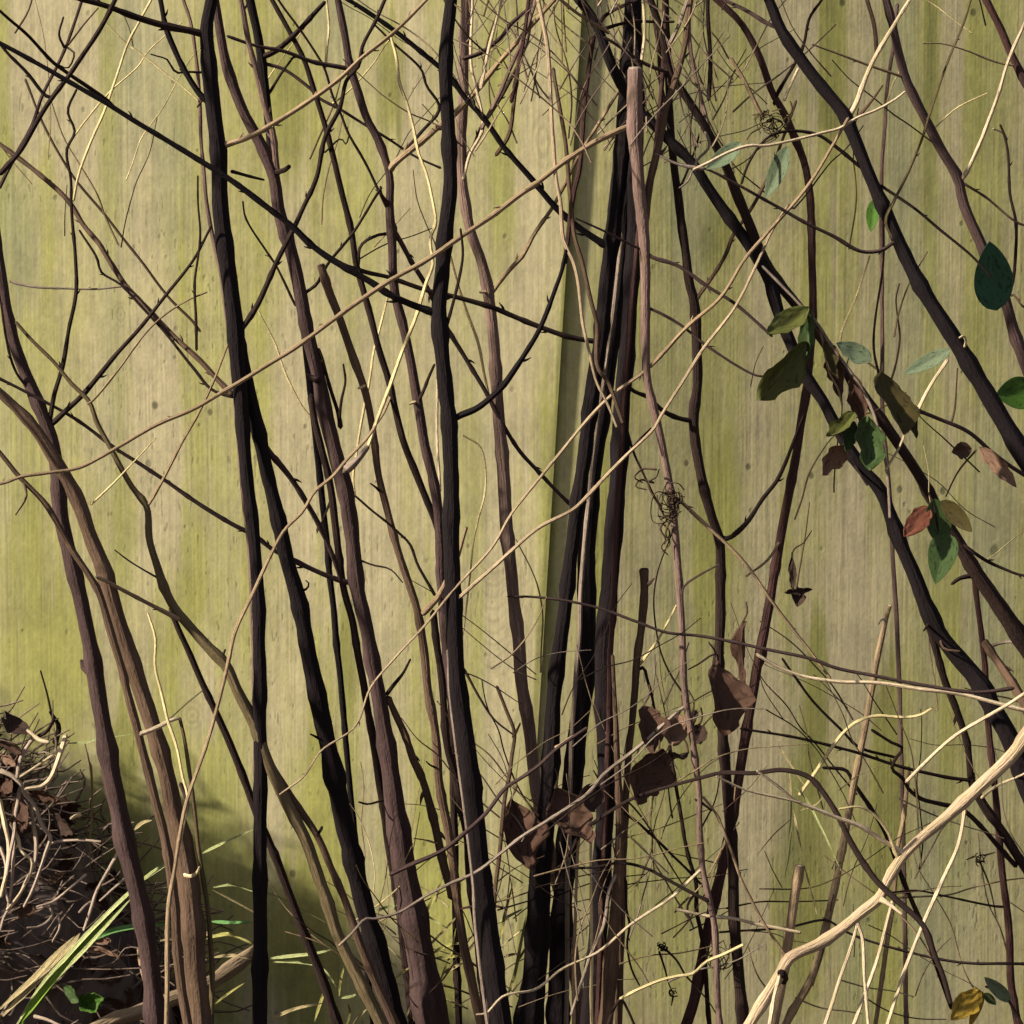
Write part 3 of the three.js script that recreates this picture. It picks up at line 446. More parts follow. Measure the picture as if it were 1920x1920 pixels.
tw('Aa', 'dark', 9, 5, 0.0, [1196, 1256, 1208, 1252, 1215, 1275, 1222, 1300, 1230, 1340, 1238, 1375]);

st('Nn', 'woody_stem', 'pinkish stem with sawn-off top right of the black cluster, through a thread tangle', 'stem', 'pink', 0.43, 0.42, [13, 13, 13, 14, 15, 16, 18, 24, 32], 0, [1350, 1925, 1345, 1863, 1343, 1785, 1338, 1732, 1327, 1680, 1317, 1628, 1312, 1550, 1311, 1485, 1305, 1440, 1296, 1377, 1288, 1325, 1283, 1272, 1280, 1194, 1275, 1116, 1270, 1038, 1263, 965, 1259, 936, 1249, 870, 1236, 805, 1223, 753, 1213, 701, 1210, 636, 1210, 558, 1209, 480, 1205, 417, 1198, 338, 1190, 265, 1189, 208, 1191, 131], { cut: 'grey' });
tw('Nn', 'tan', 12, 7, 0.06, [1183, 236, 1168, 241, 1116, 266, 1064, 299, 1012, 338, 975, 364, 923, 404, 858, 448, 813, 480, 727, 529, 636, 592, 540, 662, 495, 688, 443, 720, 417, 735, 365, 766, 299, 795, 227, 834, 151, 876, 91, 886, 39, 894, 0, 907]);
tw('Nn', 'brown', 17, 12, -0.02, [1208, 430, 1212, 390, 1220, 338, 1233, 286, 1246, 208, 1272, 130, 1285, 80, 1296, 0]);
tw('Nn', 'purple', 9, 6, 0.02, [1207, 466, 1220, 480, 1272, 498, 1325, 535, 1377, 569, 1446, 630]);
tw('Nn', 'purple', 6, 4, 0.02, [1208, 468, 1194, 463, 1142, 437, 1080, 409]);
tw('Nn', 'purple', 7, 5, 0.02, [1207, 575, 1231, 584, 1283, 613, 1325, 647, 1377, 683, 1416, 704, 1440, 707]);
tw('Nn', 'pale', 8, 4, 0.05, [1214, 690, 1205, 699, 1142, 746, 1038, 865, 960, 962, 923, 1025, 858, 1098, 813, 1153, 740, 1233, 694, 1291, 668, 1361, 602, 1408, 570, 1455, 525, 1490]);
tw('Nn', 'tan', 9, 7, 0.05, [1220, 688, 1290, 610, 1348, 560, 1403, 480, 1440, 436, 1500, 368, 1560, 275, 1590, 222]);
tw('Nn', 'grey', 9, 6, 0.07, [1284, 1325, 1278, 1328, 1189, 1408, 1129, 1455, 1101, 1488, 1038, 1532, 975, 1571, 938, 1600, 894, 1634, 845, 1657, 803, 1678, 746, 1712, 701, 1722, 686, 1722, 660, 1751, 636, 1774]);
tw('Nn', 'cream', 7, 5, 0.06, [1314, 1632, 1303, 1642, 1259, 1683, 1181, 1735, 1121, 1785, 1051, 1818, 1004, 1855, 943, 1868, 912, 1899, 894, 1902]);
tw('Nn', 'tan', 9, 6, 0.02, [1250, 925, 1270, 935, 1298, 960, 1363, 1020, 1403, 1064, 1442, 1121, 1475, 1166, 1511, 1210, 1558, 1270]);
tw('Nn', 'purple', 7, 4, 0.01, [1284, 1190, 1280, 1108, 1285, 1098, 1310, 1080, 1350, 1058]);
tw('Nn', 'dark', 8, 5, 0.0, [1306, 1500, 1320, 1508, 1334, 1520]);

st('U', 'woody_stem', 'dark wavy stem with a hooked side branch, right of the thread tangle', 'stem', 'dark', 0.36, 0.32, [24, 22, 21, 20, 20, 20, 18, 16, 14], 0, [1393, 1925, 1384, 1810, 1377, 1732, 1374, 1602, 1366, 1498, 1358, 1430, 1353, 1325, 1348, 1246, 1351, 1168, 1351, 1064, 1348, 1012, 1334, 970, 1319, 910, 1306, 845, 1301, 787, 1306, 727, 1306, 662, 1304, 597, 1301, 563, 1293, 532, 1287, 482, 1275, 404, 1269, 352, 1262, 290, 1256, 200, 1252, 100, 1248, 0], { crown: 3 });
tw('U', 'dark', 11, 7, 0.03, [1352, 1008, 1365, 1010, 1385, 995, 1403, 975, 1429, 936, 1459, 897, 1485, 839, 1508, 780]);
tw('U', 'dark', 11, 8, 0.03, [1300, 790, 1290, 788, 1270, 783, 1245, 770, 1215, 745, 1190, 735, 1174, 722]);
tw('U', 'brown', 9, 6, 0.03, [1304, 572, 1309, 558, 1330, 527, 1358, 480, 1377, 437, 1400, 405, 1440, 330, 1472, 250, 1494, 190]);
tw('U', 'dark', 6, 4, 0.02, [1274, 352, 1284, 330, 1300, 290, 1313, 250]);
tw('U', 'purple', 5, 3, 0.02, [1356, 1225, 1335, 1228, 1310, 1245, 1290, 1256]);
st('S', 'woody_stem', 'purple-red stem leaning right that crosses the dark wavy stem low down', 'stem', 'red', 0.30, 0.28, [22, 22, 20, 20, 18, 17, 16, 15, 14, 13], 0, [1285, 1925, 1301, 1875, 1314, 1810, 1330, 1732, 1345, 1667, 1358, 1602, 1374, 1524, 1387, 1450, 1403, 1350, 1418, 1259, 1437, 1168, 1455, 1060, 1472, 965, 1490, 871, 1503, 792, 1512, 740, 1520, 660, 1524, 558, 1522, 495, 1519, 365, 1511, 312, 1490, 260, 1467, 208, 1449, 177, 1420, 95, 1387, 39, 1345, 0], { crown: 3 });
tw('S', 'dark', 8, 5, 0.03, [1452, 195, 1456, 180, 1490, 120, 1506, 86, 1519, 34, 1542, 0]);
tw('S', 'purple', 14, 10, -0.01, [1430, 1215, 1434, 1226, 1424, 1252], { name: 'stub' });
tw('S', 'tan', 7, 5, 0.03, [1464, 1010, 1440, 1050, 1400, 1080]);

st('O', 'woody_stem', 'black stem slanting from the top centre down to the right edge, behind the green leaves', 'stem', 'black', 0.42, 0.36, [40, 38, 34, 32, 28, 26, 22, 24, 24, 22, 20, 20, 20, 18], 0, [1945, 1520, 1915, 1442, 1889, 1377, 1863, 1332, 1837, 1280, 1798, 1233, 1764, 1189, 1740, 1142, 1719, 1090, 1691, 1025, 1667, 960, 1648, 915, 1610, 870, 1571, 805, 1545, 753, 1508, 701, 1480, 640, 1459, 584, 1440, 519, 1403, 456, 1364, 404, 1325, 346, 1300, 308, 1259, 268, 1213, 221, 1176, 177, 1148, 125, 1127, 65, 1112, 36, 1085, 0], { crown: 4 });
tw('O', 'dark', 9, 6, 0.03, [1124, 50, 1130, 36, 1150, 20, 1190, 0]);
tw('O', 'dark', 9, 6, 0.02, [1132, 55, 1150, 48, 1190, 40, 1230, 41, 1262, 41]);
tw('O', 'tan', 8, 5, 0.02, [1142, 62, 1110, 42, 1075, 20, 1050, 0]);
tw('O', 'dark', 6, 4, 0.02, [1600, 868, 1618, 898, 1625, 910], { name: 'stub' });
tw('O', 'dark', 18, 14, -0.04, [1736, 1140, 1743, 1168, 1756, 1220, 1769, 1272, 1795, 1337, 1813, 1390, 1820, 1455], { name: 'side_stem' });
tw('O', 'dark', 7, 4, 0.02, [1742, 1168, 1735, 1176, 1730, 1182], { name: 'bud' });
tw('O', 'brown', 6, 4, 0.02, [1762, 1185, 1770, 1215, 1800, 1222]);
st('O3', 'woody_stem', 'dark red-brown stem slanting beside the black one and joining it above the green leaves', 'stem', 'dark', 0.34, 0.40, [36, 34, 30, 26, 22, 20, 20, 22, 20, 18, 16, 15, 14], 0, [1990, 1320, 1930, 1220, 1886, 1156, 1854, 1109, 1823, 1063, 1785, 1000, 1746, 933, 1714, 878, 1675, 819, 1615, 735, 1560, 660, 1498, 579, 1440, 500, 1403, 417, 1377, 352, 1356, 299, 1319, 234, 1286, 182, 1254, 130, 1244, 78, 1220, 0], { crown: 3 });
tw('O3', 'purple', 9, 6, 0.02, [1260, 134, 1248, 134, 1205, 118, 1165, 90, 1135, 70]);
tw('O3', 'dark', 12, 7, 0.0, [1830, 1080, 1823, 1080, 1800, 1085, 1786, 1095], { name: 'spur' });
tw('O3', 'dark', 9, 5, 0.02, [1790, 1010, 1840, 1045, 1880, 1065, 1920, 1080]);
tw('O3', 'grey', 7, 4, 0.03, [1320, 240, 1330, 275, 1308, 300, 1290, 340, 1275, 352]);
st('P', 'woody_stem', 'thickest black stem on the right, slanting from the top edge to the right edge', 'stem', 'black', 0.47, 0.42, [38, 36, 34, 32, 28, 26, 24, 26, 24, 20], 0, [2010, 1000, 1930, 870, 1910, 839, 1876, 779, 1837, 714, 1790, 636, 1732, 545, 1700, 483, 1670, 417, 1647, 365, 1623, 312, 1602, 260, 1581, 213, 1545, 169, 1506, 117, 1464, 52, 1441, 0], { crown: 3 });
tw('P', 'cream', 12, 7, 0.06, [1595, 214, 1605, 195, 1641, 109, 1680, 42, 1706, 0]);
tw('P', 'purple', 9, 5, 0.03, [1692, 456, 1680, 453, 1654, 469, 1615, 471, 1563, 443, 1511, 417, 1464, 391, 1416, 365, 1377, 344, 1325, 318, 1272, 307, 1231, 289]);
tw('P', 'dark', 8, 6, 0.02, [1622, 318, 1613, 312, 1566, 276, 1532, 253, 1485, 245, 1446, 253, 1424, 273, 1403, 312, 1392, 344]);
tw('P', 'olive', 7, 4, 0.02, [1690, 470, 1662, 417, 1680, 372, 1706, 318, 1732, 247, 1745, 208, 1779, 112, 1811, 34, 1820, 0]);
tw('P', 'dark', 7, 5, 0.01, [1652, 348, 1660, 354, 1714, 391, 1759, 427, 1824, 482, 1860, 520]);
tw('P', 'purple', 10, 7, -0.02, [1456, 52, 1440, 45, 1400, 20, 1360, 0]);
tw('P', 'cut', 6, 5, 0.02, [1806, 660, 1812, 640, 1808, 630, 1800, 634]);
tw('P', 'brown', 7, 4, 0.03, [1606, 222, 1630, 195, 1656, 160]);
st('Q', 'woody_stem', 'red-brown stem in the upper right that forks above the teal leaf', 'stem', 'purple', 0.38, 0.36, [24, 23, 21, 20, 19, 18, 16], 0, [1990, 850, 1950, 750, 1920, 675, 1902, 623, 1886, 565, 1860, 510, 1837, 453, 1821, 417, 1805, 375, 1795, 331, 1772, 292, 1740, 234, 1719, 195, 1696, 143, 1683, 91, 1675, 52, 1662, 0], { crown: 2 });
tw('Q', 'cream', 10, 6, 0.05, [1800, 338, 1810, 328, 1837, 273, 1863, 203, 1886, 130, 1920, 47]);
tw('Q', 'dark', 8, 5, 0.02, [1895, 595, 1886, 571, 1899, 532, 1904, 495, 1904, 417, 1894, 365, 1891, 286, 1884, 253, 1876, 235]);
tw('Q', 'tan', 7, 4, 0.03, [1696, 145, 1686, 141, 1628, 122, 1576, 102, 1524, 83]);
tw('Q', 'brown', 6, 4, 0.02, [1800, 340, 1811, 346, 1850, 370, 1920, 422]);
tw('Q', 'straw', 4, 3, 0.02, [1745, 243, 1753, 240, 1798, 201, 1852, 174]);
tw('Q', 'brown', 6, 4, 0.02, [1884, 558, 1900, 553, 1920, 575]);
tw('Q', 'cut', 5, 4, 0.02, [1888, 262, 1880, 250, 1862, 242]);
st('R', 'woody_stem', 'short length of red-brown stem cutting the top right corner', 'stem', 'red', 0.40, 0.40, 17, 14, [1990, 300, 1925, 160, 1895, 100, 1875, 52, 1850, 0], {});
tw('R', 'tan', 5, 3, 0.02, [1908, 122, 1894, 122, 1863, 115, 1811, 94, 1766, 81, 1732, 81]);
st('Ww', 'woody_stem', 'thin pink-tan upright stem behind the slanting black stems on the right', 'stem', 'pink', 0.20, 0.19, [10, 9, 8, 8], 0, [1700, 1930, 1690, 1400, 1672, 1000, 1655, 760, 1654, 623, 1654, 532, 1652, 430, 1652, 339, 1654, 299, 1660, 234, 1662, 167, 1675, 90, 1682, 10], { on: 0 });
tw('Ww', 'dark', 6, 4, 0.02, [1652, 712, 1649, 701, 1639, 649, 1647, 558, 1657, 480, 1657, 420]);
tw('Ww', 'brown', 5, 3, 0.01, [1668, 720, 1675, 704, 1688, 636, 1680, 558, 1686, 532]);
tw('Ww', 'straw', 6, 4, 0.03, [1655, 700, 1600, 660, 1576, 641, 1607, 553, 1631, 480]);
st('Zz', 'woody_stem', 'thin dark red stem near the right edge rising to the slanting red-brown stem', 'stem', 'red', 0.30, 0.31, [16, 15, 14, 13, 12, 11], 0, [1910, 1925, 1897, 1850, 1894, 1785, 1889, 1719, 1881, 1654, 1873, 1563, 1868, 1498, 1857, 1410, 1850, 1325, 1847, 1246, 1839, 1181, 1829, 1111, 1826, 1080], { on: 0 });
tw('Zz', 'brown', 18, 24, 0.05, [1846, 1205, 1876, 1246, 1905, 1292, 1935, 1335], { name: 'side_stem' });
tw('Zz', 'grey', 7, 5, 0.03, [1850, 1215, 1875, 1206, 1896, 1203, 1930, 1212]);
tw('Zz', 'dark', 6, 4, 0.02, [1884, 1700, 1863, 1699, 1771, 1680, 1719, 1670, 1672, 1673]);
st('Yy', 'woody_stem', 'dark stem forking in the lower right behind the bright tan branch', 'stem', 'dark', 0.33, 0.34, [22, 20, 18, 16], 0, [1990, 1790, 1930, 1640, 1902, 1597, 1876, 1555, 1842, 1506, 1822, 1470, 1820, 1450], { on: 0 });
tw('Yy', 'dark', 9, 6, 0.04, [1826, 1464, 1815, 1462, 1771, 1457, 1680, 1434, 1615, 1413, 1576, 1403, 1498, 1384, 1420, 1371, 1390, 1366]);
tw('Yy', 'dark', 12, 6, 0.05, [1905, 1622, 1873, 1589, 1837, 1548, 1800, 1516, 1759, 1506, 1727, 1498, 1704, 1480, 1693, 1459, 1673, 1441, 1680, 1420, 1691, 1403, 1667, 1390, 1634, 1369]);
tw('Yy', 'cream', 7, 5, 0.10, [1840, 1497, 1873, 1472, 1920, 1451]);
tw('Yy', 'purple', 7, 5, 0.02, [1922, 1808, 1811, 1805, 1758, 1797, 1654, 1771, 1581, 1745, 1550, 1726, 1480, 1738, 1400, 1745, 1350, 1748]);

// the long shoot that rises from the middle to the upper left, with its two companions
st('V', 'woody_stem', 'olive-brown stem leaning far left across the picture, thinning to a zigzag tip', 'stem', 'olive', 0.46, 0.38, [26, 24, 24, 22, 22, 20, 16, 12, 10, 8, 7], 0, [718, 1925, 701, 1889, 667, 1823, 636, 1758, 615, 1693, 597, 1641, 574, 1576, 537, 1506, 500, 1425, 479, 1365, 448, 1298, 422, 1246, 391, 1215, 349, 1168, 328, 1142, 310, 1106, 297, 1064, 281, 1012, 275, 950, 250, 917, 229, 881, 203, 829, 182, 792, 167, 753, 135, 720, 104, 683, 65, 644, 31, 605], { on: 0 });
tw('V', 'tan', 10, 7, 0.04, [342, 1162, 331, 1158, 299, 1142, 247, 1116, 198, 1090, 180, 1082]);
tw('V', 'tan', 8, 5, 0.03, [275, 950, 281, 943, 307, 897, 349, 816, 391, 735, 427, 647]);
tw('V', 'tan', 6, 4, 0.03, [165, 757, 172, 753, 221, 696, 273, 626, 312, 589, 352, 563, 388, 548]);
tw('V', 'purple', 5, 3, 0.01, [300, 1085, 270, 1068, 240, 1050, 216, 1032]);
tw('V', 'dark', 7, 4, 0.0, [415, 1240, 420, 1228, 424, 1218], { name: 'bud' });
st('V2', 'woody_stem', 'dark thin stem below the olive-brown leaning one, passing behind the upright black stem', 'stem', 'dark', 0.36, 0.36, [22, 18, 16, 14, 10], 0, [637, 1925, 623, 1889, 605, 1837, 584, 1784, 563, 1732, 540, 1667, 506, 1581, 476, 1511, 445, 1425, 406, 1337, 385, 1293, 354, 1220, 333, 1173, 322, 1140], { on: 0 });
st('V3', 'woody_stem', 'brown thin stem parallel and right of the olive-brown leaning one, with one short spur', 'stem', 'brown', 0.42, 0.42, [20, 16, 14, 13, 12], 0, [742, 1925, 700, 1830, 667, 1745, 649, 1693, 618, 1623, 592, 1563, 545, 1493, 506, 1428, 482, 1351, 458, 1311, 427, 1252, 415, 1235], { on: 0 });
tw('V3', 'dark', 9, 6, 0.02, [594, 1565, 600, 1560, 604, 1551], { name: 'spur' });

// loose twigs and runners lying across the stems
st('T5', 'twig', 'long bright twig running up to the right across the black cluster', 'twig', 'pale', 0.50, 0.44, 8, 6, [865, 1119, 960, 1033, 1012, 989, 1072, 957, 1098, 933, 1153, 876, 1181, 847, 1226, 803, 1241, 777, 1285, 709, 1325, 647, 1377, 576, 1413, 506, 1445, 440, 1480, 385], { root: 0, on: 0 });
st('T11', 'twig', 'thin straight brown twig slanting across the upper left panel', 'twig', 'brown', 0.14, 0.16, 6, 5, [375, 620, 360, 600, 312, 553, 268, 495, 208, 417, 130, 320, 81, 234, 48, 150], { root: 0, on: 0 });
st('T12', 'twig', 'dark twig slanting up to the right through the top left corner', 'twig', 'dark', 0.44, 0.46, 11, 9, [0, 325, 39, 281, 94, 190, 135, 135, 198, 34, 216, 0], { root: 0 });
tw('T12', 'dark', 8, 6, 0.01, [98, 184, 86, 180, 50, 135, 16, 99, 0, 80]);
st('T12b', 'twig', 'thinner brown twig beside the dark one in the top left corner', 'twig', 'purple', 0.38, 0.40, 8, 6, [0, 352, 26, 299, 60, 234, 78, 182, 104, 130, 125, 83, 154, 0], { root: 0 });
tw('T12b', 'purple', 6, 4, 0.02, [122, 90, 112, 65, 120, 32]);
tw('T12b', 'purple', 5, 3, 0.02, [124, 88, 140, 100, 128, 128, 112, 122]);
tw('T12b', 'brown', 5, 3, 0.02, [126, 84, 150, 55, 184, 15]);
st('T59', 'dry_stalk', 'bright dry runner lying nearly level across the lower right', 'stalk', 'cream', 0.44, 0.42, 9, 7, [1920, 1332, 1863, 1317, 1798, 1301, 1719, 1291, 1641, 1280, 1576, 1278, 1516, 1270, 1464, 1254, 1420, 1228], { root: 0, on: 0 });
st('T59d', 'twig', 'long thin dark runner sagging across the black cluster to the right', 'twig', 'purple', 0.47, 0.43, 8, 5, [1899, 1291, 1826, 1298, 1732, 1285, 1639, 1267, 1566, 1252, 1524, 1236, 1467, 1223, 1377, 1205, 1311, 1192, 1246, 1186, 1194, 1166, 1124, 1140, 1064, 1127, 989, 1119, 960, 1119], { root: 0, on: 0 });
st('T55', 'twig', 'dark arching twig that rises from the cluster foot and bends down to the lower right', 'twig', 'dark', 0.44, 0.58, [8, 7, 8, 10, 12, 13, 12, 10], 0, [1067, 1605, 1090, 1563, 1147, 1519, 1186, 1498, 1246, 1477, 1311, 1459, 1351, 1449, 1416, 1449, 1467, 1443, 1511, 1454, 1532, 1472, 1566, 1522, 1597, 1581, 1641, 1649, 1680, 1686, 1712, 1714, 1732, 1738, 1751, 1790, 1766, 1826, 1782, 1881], { root: 0, on: 0 });
st('T77', 'twig', 'dark twig sloping down to the left across the central black stem near the bottom', 'twig', 'purple', 0.52, 0.54, 7, 10, [1100, 1366, 1046, 1403, 1010, 1436, 980, 1457, 949, 1477, 910, 1527, 871, 1563, 832, 1594, 779, 1618, 735, 1639], { root: 0, on: 0 });
st('T78', 'dry_stalk', 'thin brown stalk with a forked tip left of the pinkish stem', 'stalk', 'brown', 0.43, 0.42, [10, 9, 8, 7], 0, [915, 1930, 928, 1667, 933, 1628, 941, 1563, 949, 1477, 954, 1455, 959, 1416, 964, 1374, 949, 1332, 933, 1288], { on: 0 });
tw('T78', 'brown', 6, 4, 0.0, [962, 1380, 968, 1372, 976, 1356]);
st('T81', 'twig', 'thin dark twig bowing across the foot of the black cluster', 'twig', 'dark', 0.46, 0.44, 8, 5, [1325, 1688, 1298, 1675, 1259, 1654, 1210, 1628, 1163, 1618, 1116, 1626, 1056, 1628], { root: 0, on: 0 });
st('T82', 'dry_stalk', 'bright bent twig low down between the black cluster and the crossing stems', 'twig', 'straw', 0.47, 0.46, 7, 6, [1392, 1772, 1356, 1790, 1325, 1803, 1298, 1826, 1267, 1831, 1236, 1839, 1194, 1857, 1163, 1873], { root: 0, on: 0 });
st('T82b', 'twig', 'thin dark twig dropping from the end of the bright bent twig', 'twig', 'dark', 0.46, 0.46, 7, 5, [1140, 1925, 1152, 1890, 1163, 1873, 1176, 1895, 1190, 1925], { root: 0, on: 0 });
st('T84', 'woody_stem', 'thin dark stem dropping from the curled dead leaves to the crossing stems', 'stem', 'dark', 0.30, 0.33, [10, 9, 8, 8], 0, [1330, 1925, 1317, 1758, 1306, 1706, 1306, 1654, 1291, 1602, 1275, 1524, 1262, 1441, 1256, 1400], { on: 0 });
tw('T84', 'olive', 5, 4, 0.02, [1262, 1436, 1244, 1436, 1220, 1529, 1223, 1589, 1210, 1628, 1194, 1662]);
tw('T84', 'dark', 6, 4, 0.01, [1308, 1668, 1290, 1700, 1300, 1740]);
st('T87', 'dry_stalk', 'short bright stalk lying level across the lower crossing of the dark stems', 'stalk', 'cream', 0.42, 0.41, 7, 7, [1500, 1748, 1460, 1740, 1418, 1732, 1377, 1722, 1325, 1717, 1270, 1706], { root: 0, on: 0 });
st('T88', 'dry_stalk', 'pale thin stalk slanting down right of the crossing dark stems', 'stalk', 'tan', 0.44, 0.44, 6, 6, [1475, 1795, 1444, 1748, 1424, 1714, 1408, 1683, 1387, 1641, 1358, 1563, 1345, 1530, 1320, 1495], { root: 0, on: 0 });
st('T33', 'twig', 'bright thin twig arching across the slanting black stems in the upper right', 'twig', 'cream', 0.50, 0.46, 7, 5, [1300, 318, 1318, 310, 1364, 286, 1403, 273, 1433, 273, 1485, 263, 1537, 250, 1576, 240, 1608, 221, 1641, 208, 1675, 188, 1696, 172], { root: 0, on: 0 });
tw('T33', 'grey', 8, 5, 0.0, [1318, 316, 1290, 312, 1265, 305, 1240, 293]);
st('T50', 'twig', 'brown twig running right from the big olive leaf to the right edge', 'twig', 'purple', 0.49, 0.50, 9, 8, [1925, 892, 1902, 878, 1863, 850, 1811, 808, 1759, 785, 1712, 766, 1690, 758], { root: 0, on: 0 });
tw('T50', 'brown', 5, 3, 0.0, [1784, 790, 1790, 770, 1796, 690]);
tw('T50', 'brown', 5, 3, 0.0, [1830, 845, 1800, 880, 1775, 930]);
st('T49', 'dry_stalk', 'short bright stalk between the big olive leaf and the thick slanting black stem', 'stalk', 'cream', 0.40, 0.41, 8, 7, [1700, 810, 1719, 772, 1745, 722, 1777, 675], { root: 0, on: 0 });
st('T71', 'dry_stalk', 'thin bright stalk rising to the right edge above the tan branch', 'stalk', 'cream', 0.50, 0.50, 8, 7, [1700, 1465, 1717, 1447, 1785, 1384, 1837, 1351, 1889, 1322, 1922, 1300], { root: 0 });
st('T72', 'dry_stalk', 'cream stalk bent over level at its top in the lower right', 'stalk', 'straw', 0.40, 0.42, 8, 5, [1500, 1490, 1524, 1455, 1581, 1374, 1613, 1351, 1641, 1343, 1701, 1345, 1727, 1340, 1748, 1327], { root: 0, on: 0 });
st('T73', 'twig', 'thin dark twig slanting down to the right behind the cut reeds', 'twig', 'dark', 0.25, 0.26, 6, 5, [1680, 1420, 1610, 1400, 1580, 1370, 1530, 1320, 1490, 1270, 1466, 1235], { root: 0, on: 0 });
st('T74', 'twig', 'dark crooked twig behind the bright tan branch, running down to the bottom right', 'twig', 'dark', 0.30, 0.30, [10, 10, 9, 7], 0, [1785, 1890, 1760, 1820, 1735, 1745, 1715, 1700, 1690, 1640, 1660, 1560, 1630, 1510, 1600, 1465, 1588, 1445, 1545, 1440], { root: 0, on: 0 });

// bright tan branch, reeds and stalks in the lower right
st('X', 'branch', 'bright sunlit tan branch bending up to the right edge in the lower right corner', 'branch', 'pale', 0.56, 0.52, [22, 24, 22, 22, 20, 26, 27], 0, [1396, 1935, 1420, 1897, 1441, 1863, 1464, 1824, 1480, 1797, 1537, 1769, 1576, 1743, 1613, 1712, 1649, 1683, 1662, 1655, 1696, 1602, 1779, 1529, 1821, 1488, 1837, 1472, 1894, 1420, 1945, 1350], { body: 'limb' });
tw('X', 'cream', 11, 6, 0.03, [1698, 1606, 1693, 1600, 1654, 1576, 1615, 1550, 1576, 1535, 1532, 1516, 1493, 1503, 1459, 1475, 1420, 1446]);
tw('X', 'cream', 6, 5, 0.02, [1500, 1505, 1450, 1493, 1403, 1482, 1345, 1456], { z: 0.02 });
tw('X', 'straw', 8, 5, 0.02, [1690, 1615, 1680, 1600, 1664, 1560, 1640, 1528, 1612, 1513, 1575, 1517]);
tw('X', 'dark', 20, 12, -0.01, [1466, 1824, 1474, 1834, 1470, 1842], { name: 'stub', z: 0.004 });
tw('X', 'cream', 13, 5, 0.01, [1650, 1686, 1668, 1697, 1690, 1714], { name: 'split', z: 0.006 });
st('T61', 'reed', 'tall dry reed with a frayed pale tip standing in the lower right', 'reed', 'tan', 0.34, 0.33, [17, 16, 15, 14, 13, 10], 0, [1470, 1930, 1483, 1902, 1521, 1837, 1545, 1758, 1558, 1701, 1576, 1615, 1589, 1545, 1602, 1472, 1612, 1420, 1623, 1363, 1634, 1298, 1647, 1220, 1660, 1168, 1669, 1136], { on: 0, cut: 'cream' });
tw('T61', 'cream', 6, 3, 0.01, [1664, 1165, 1655, 1160, 1648, 1170], { name: 'sheath' });
st('T62', 'reed', 'short reed with a cream cut top left of the tall reed', 'reed', 'tan', 0.40, 0.40, [22, 20, 19, 19], 0, [1448, 1935, 1465, 1850, 1475, 1785, 1483, 1732, 1493, 1667, 1500, 1624], { cut: 'cream', on: 0 });
st('T67', 'reed', 'thin tan reed behind the fork of the bright branch', 'reed', 'tan', 0.28, 0.28, [10, 9, 9], 0, [1640, 1930, 1665, 1760, 1678, 1667, 1683, 1587, 1693, 1537, 1701, 1472, 1704, 1440], { on: 0 });
st('T63', 'dry_stalk', 'longest cream straw right of the bright branch, rising to a dark twig', 'stalk', 'cream', 0.46, 0.42, [8, 8, 8, 7], 0, [1662, 1930, 1683, 1863, 1701, 1805, 1732, 1732, 1766, 1652, 1795, 1589, 1808, 1529, 1810, 1500], { on: 0 });
st('T64', 'dry_stalk', 'cream straw rising to the bend of the bright branch', 'stalk', 'cream', 0.46, 0.46, [8, 7, 6], 0, [1598, 1930, 1633, 1837, 1654, 1771, 1670, 1704, 1673, 1690], { on: 0 });
st('T65', 'dry_stalk', 'cream straw left of two others below the bright branch', 'stalk', 'cream', 0.46, 0.48, [8, 7, 6], 0, [1543, 1930, 1576, 1837, 1602, 1758, 1608, 1735], { on: 0 });
st('T66', 'dry_stalk', 'upright cream straw hanging straight below the bright branch', 'stalk', 'cream', 0.50, 0.50, [7, 7, 7], 0, [1628, 1930, 1622, 1837, 1618, 1758, 1606, 1722], { on: 0 });
st('T66b', 'dry_stalk', 'cream straw beside the foot of the bright branch at the bottom edge', 'stalk', 'cream', 0.58, 0.57, [8, 7], 0, [1440, 1930, 1450, 1870, 1460, 1830], { on: 0 });

// dry straws among the stems
st('ST1', 'dry_stalk', 'long tan stalk crossing two black stems from the bottom left up to the right', 'stalk', 'tan', 0.56, 0.50, [10, 8, 8, 7, 7], 0, [312, 1930, 316, 1719, 325, 1641, 336, 1576, 349, 1511, 365, 1459, 391, 1382, 411, 1311, 430, 1233, 443, 1181, 476, 1111, 500, 1059, 532, 996, 566, 960, 589, 923, 626, 891, 647, 865, 688, 821, 704, 800], { on: 0 });
st('ST1b', 'dry_stalk', 'short bright kinked stalk joining the long pale stalk beside the hollow stem', 'stalk', 'straw', 0.53, 0.50, [6, 6, 7, 6, 5], 0, [338, 1580, 352, 1495, 342, 1455, 330, 1400, 315, 1350, 304, 1300, 292, 1250, 292, 1195, 278, 1150], { root: 0, on: 0 });
st('ST2', 'dry_stalk', 'pale straw twisting up from the middle left past the central black stem', 'stalk', 'straw', 0.40, 0.34, [8, 8, 7, 6, 7, 6], 0, [690, 835, 707, 785, 730, 727, 756, 657, 782, 592, 800, 527, 811, 495, 808, 448, 818, 417, 813, 385, 800, 325, 785, 286, 775, 240, 765, 200, 750, 155, 745, 110, 733, 70], { root: 0, on: 0 });
st('ST3', 'dry_stalk', 'pale jointed straw between two purple-brown stems left of the middle', 'stalk', 'straw', 0.22, 0.22, 6, 5, [666, 930, 662, 897, 670, 845, 683, 764, 693, 717, 701, 662, 709, 631, 727, 555], { root: 0, on: 0 });
st('ST4', 'dry_stalk', 'fine pale straw right of the slanting black stem, ending on the brown-grey stem', 'stalk', 'straw', 0.20, 0.20, 5, 4, [592, 795, 563, 756, 537, 701, 519, 652, 485, 584], { root: 0, on: 0 });
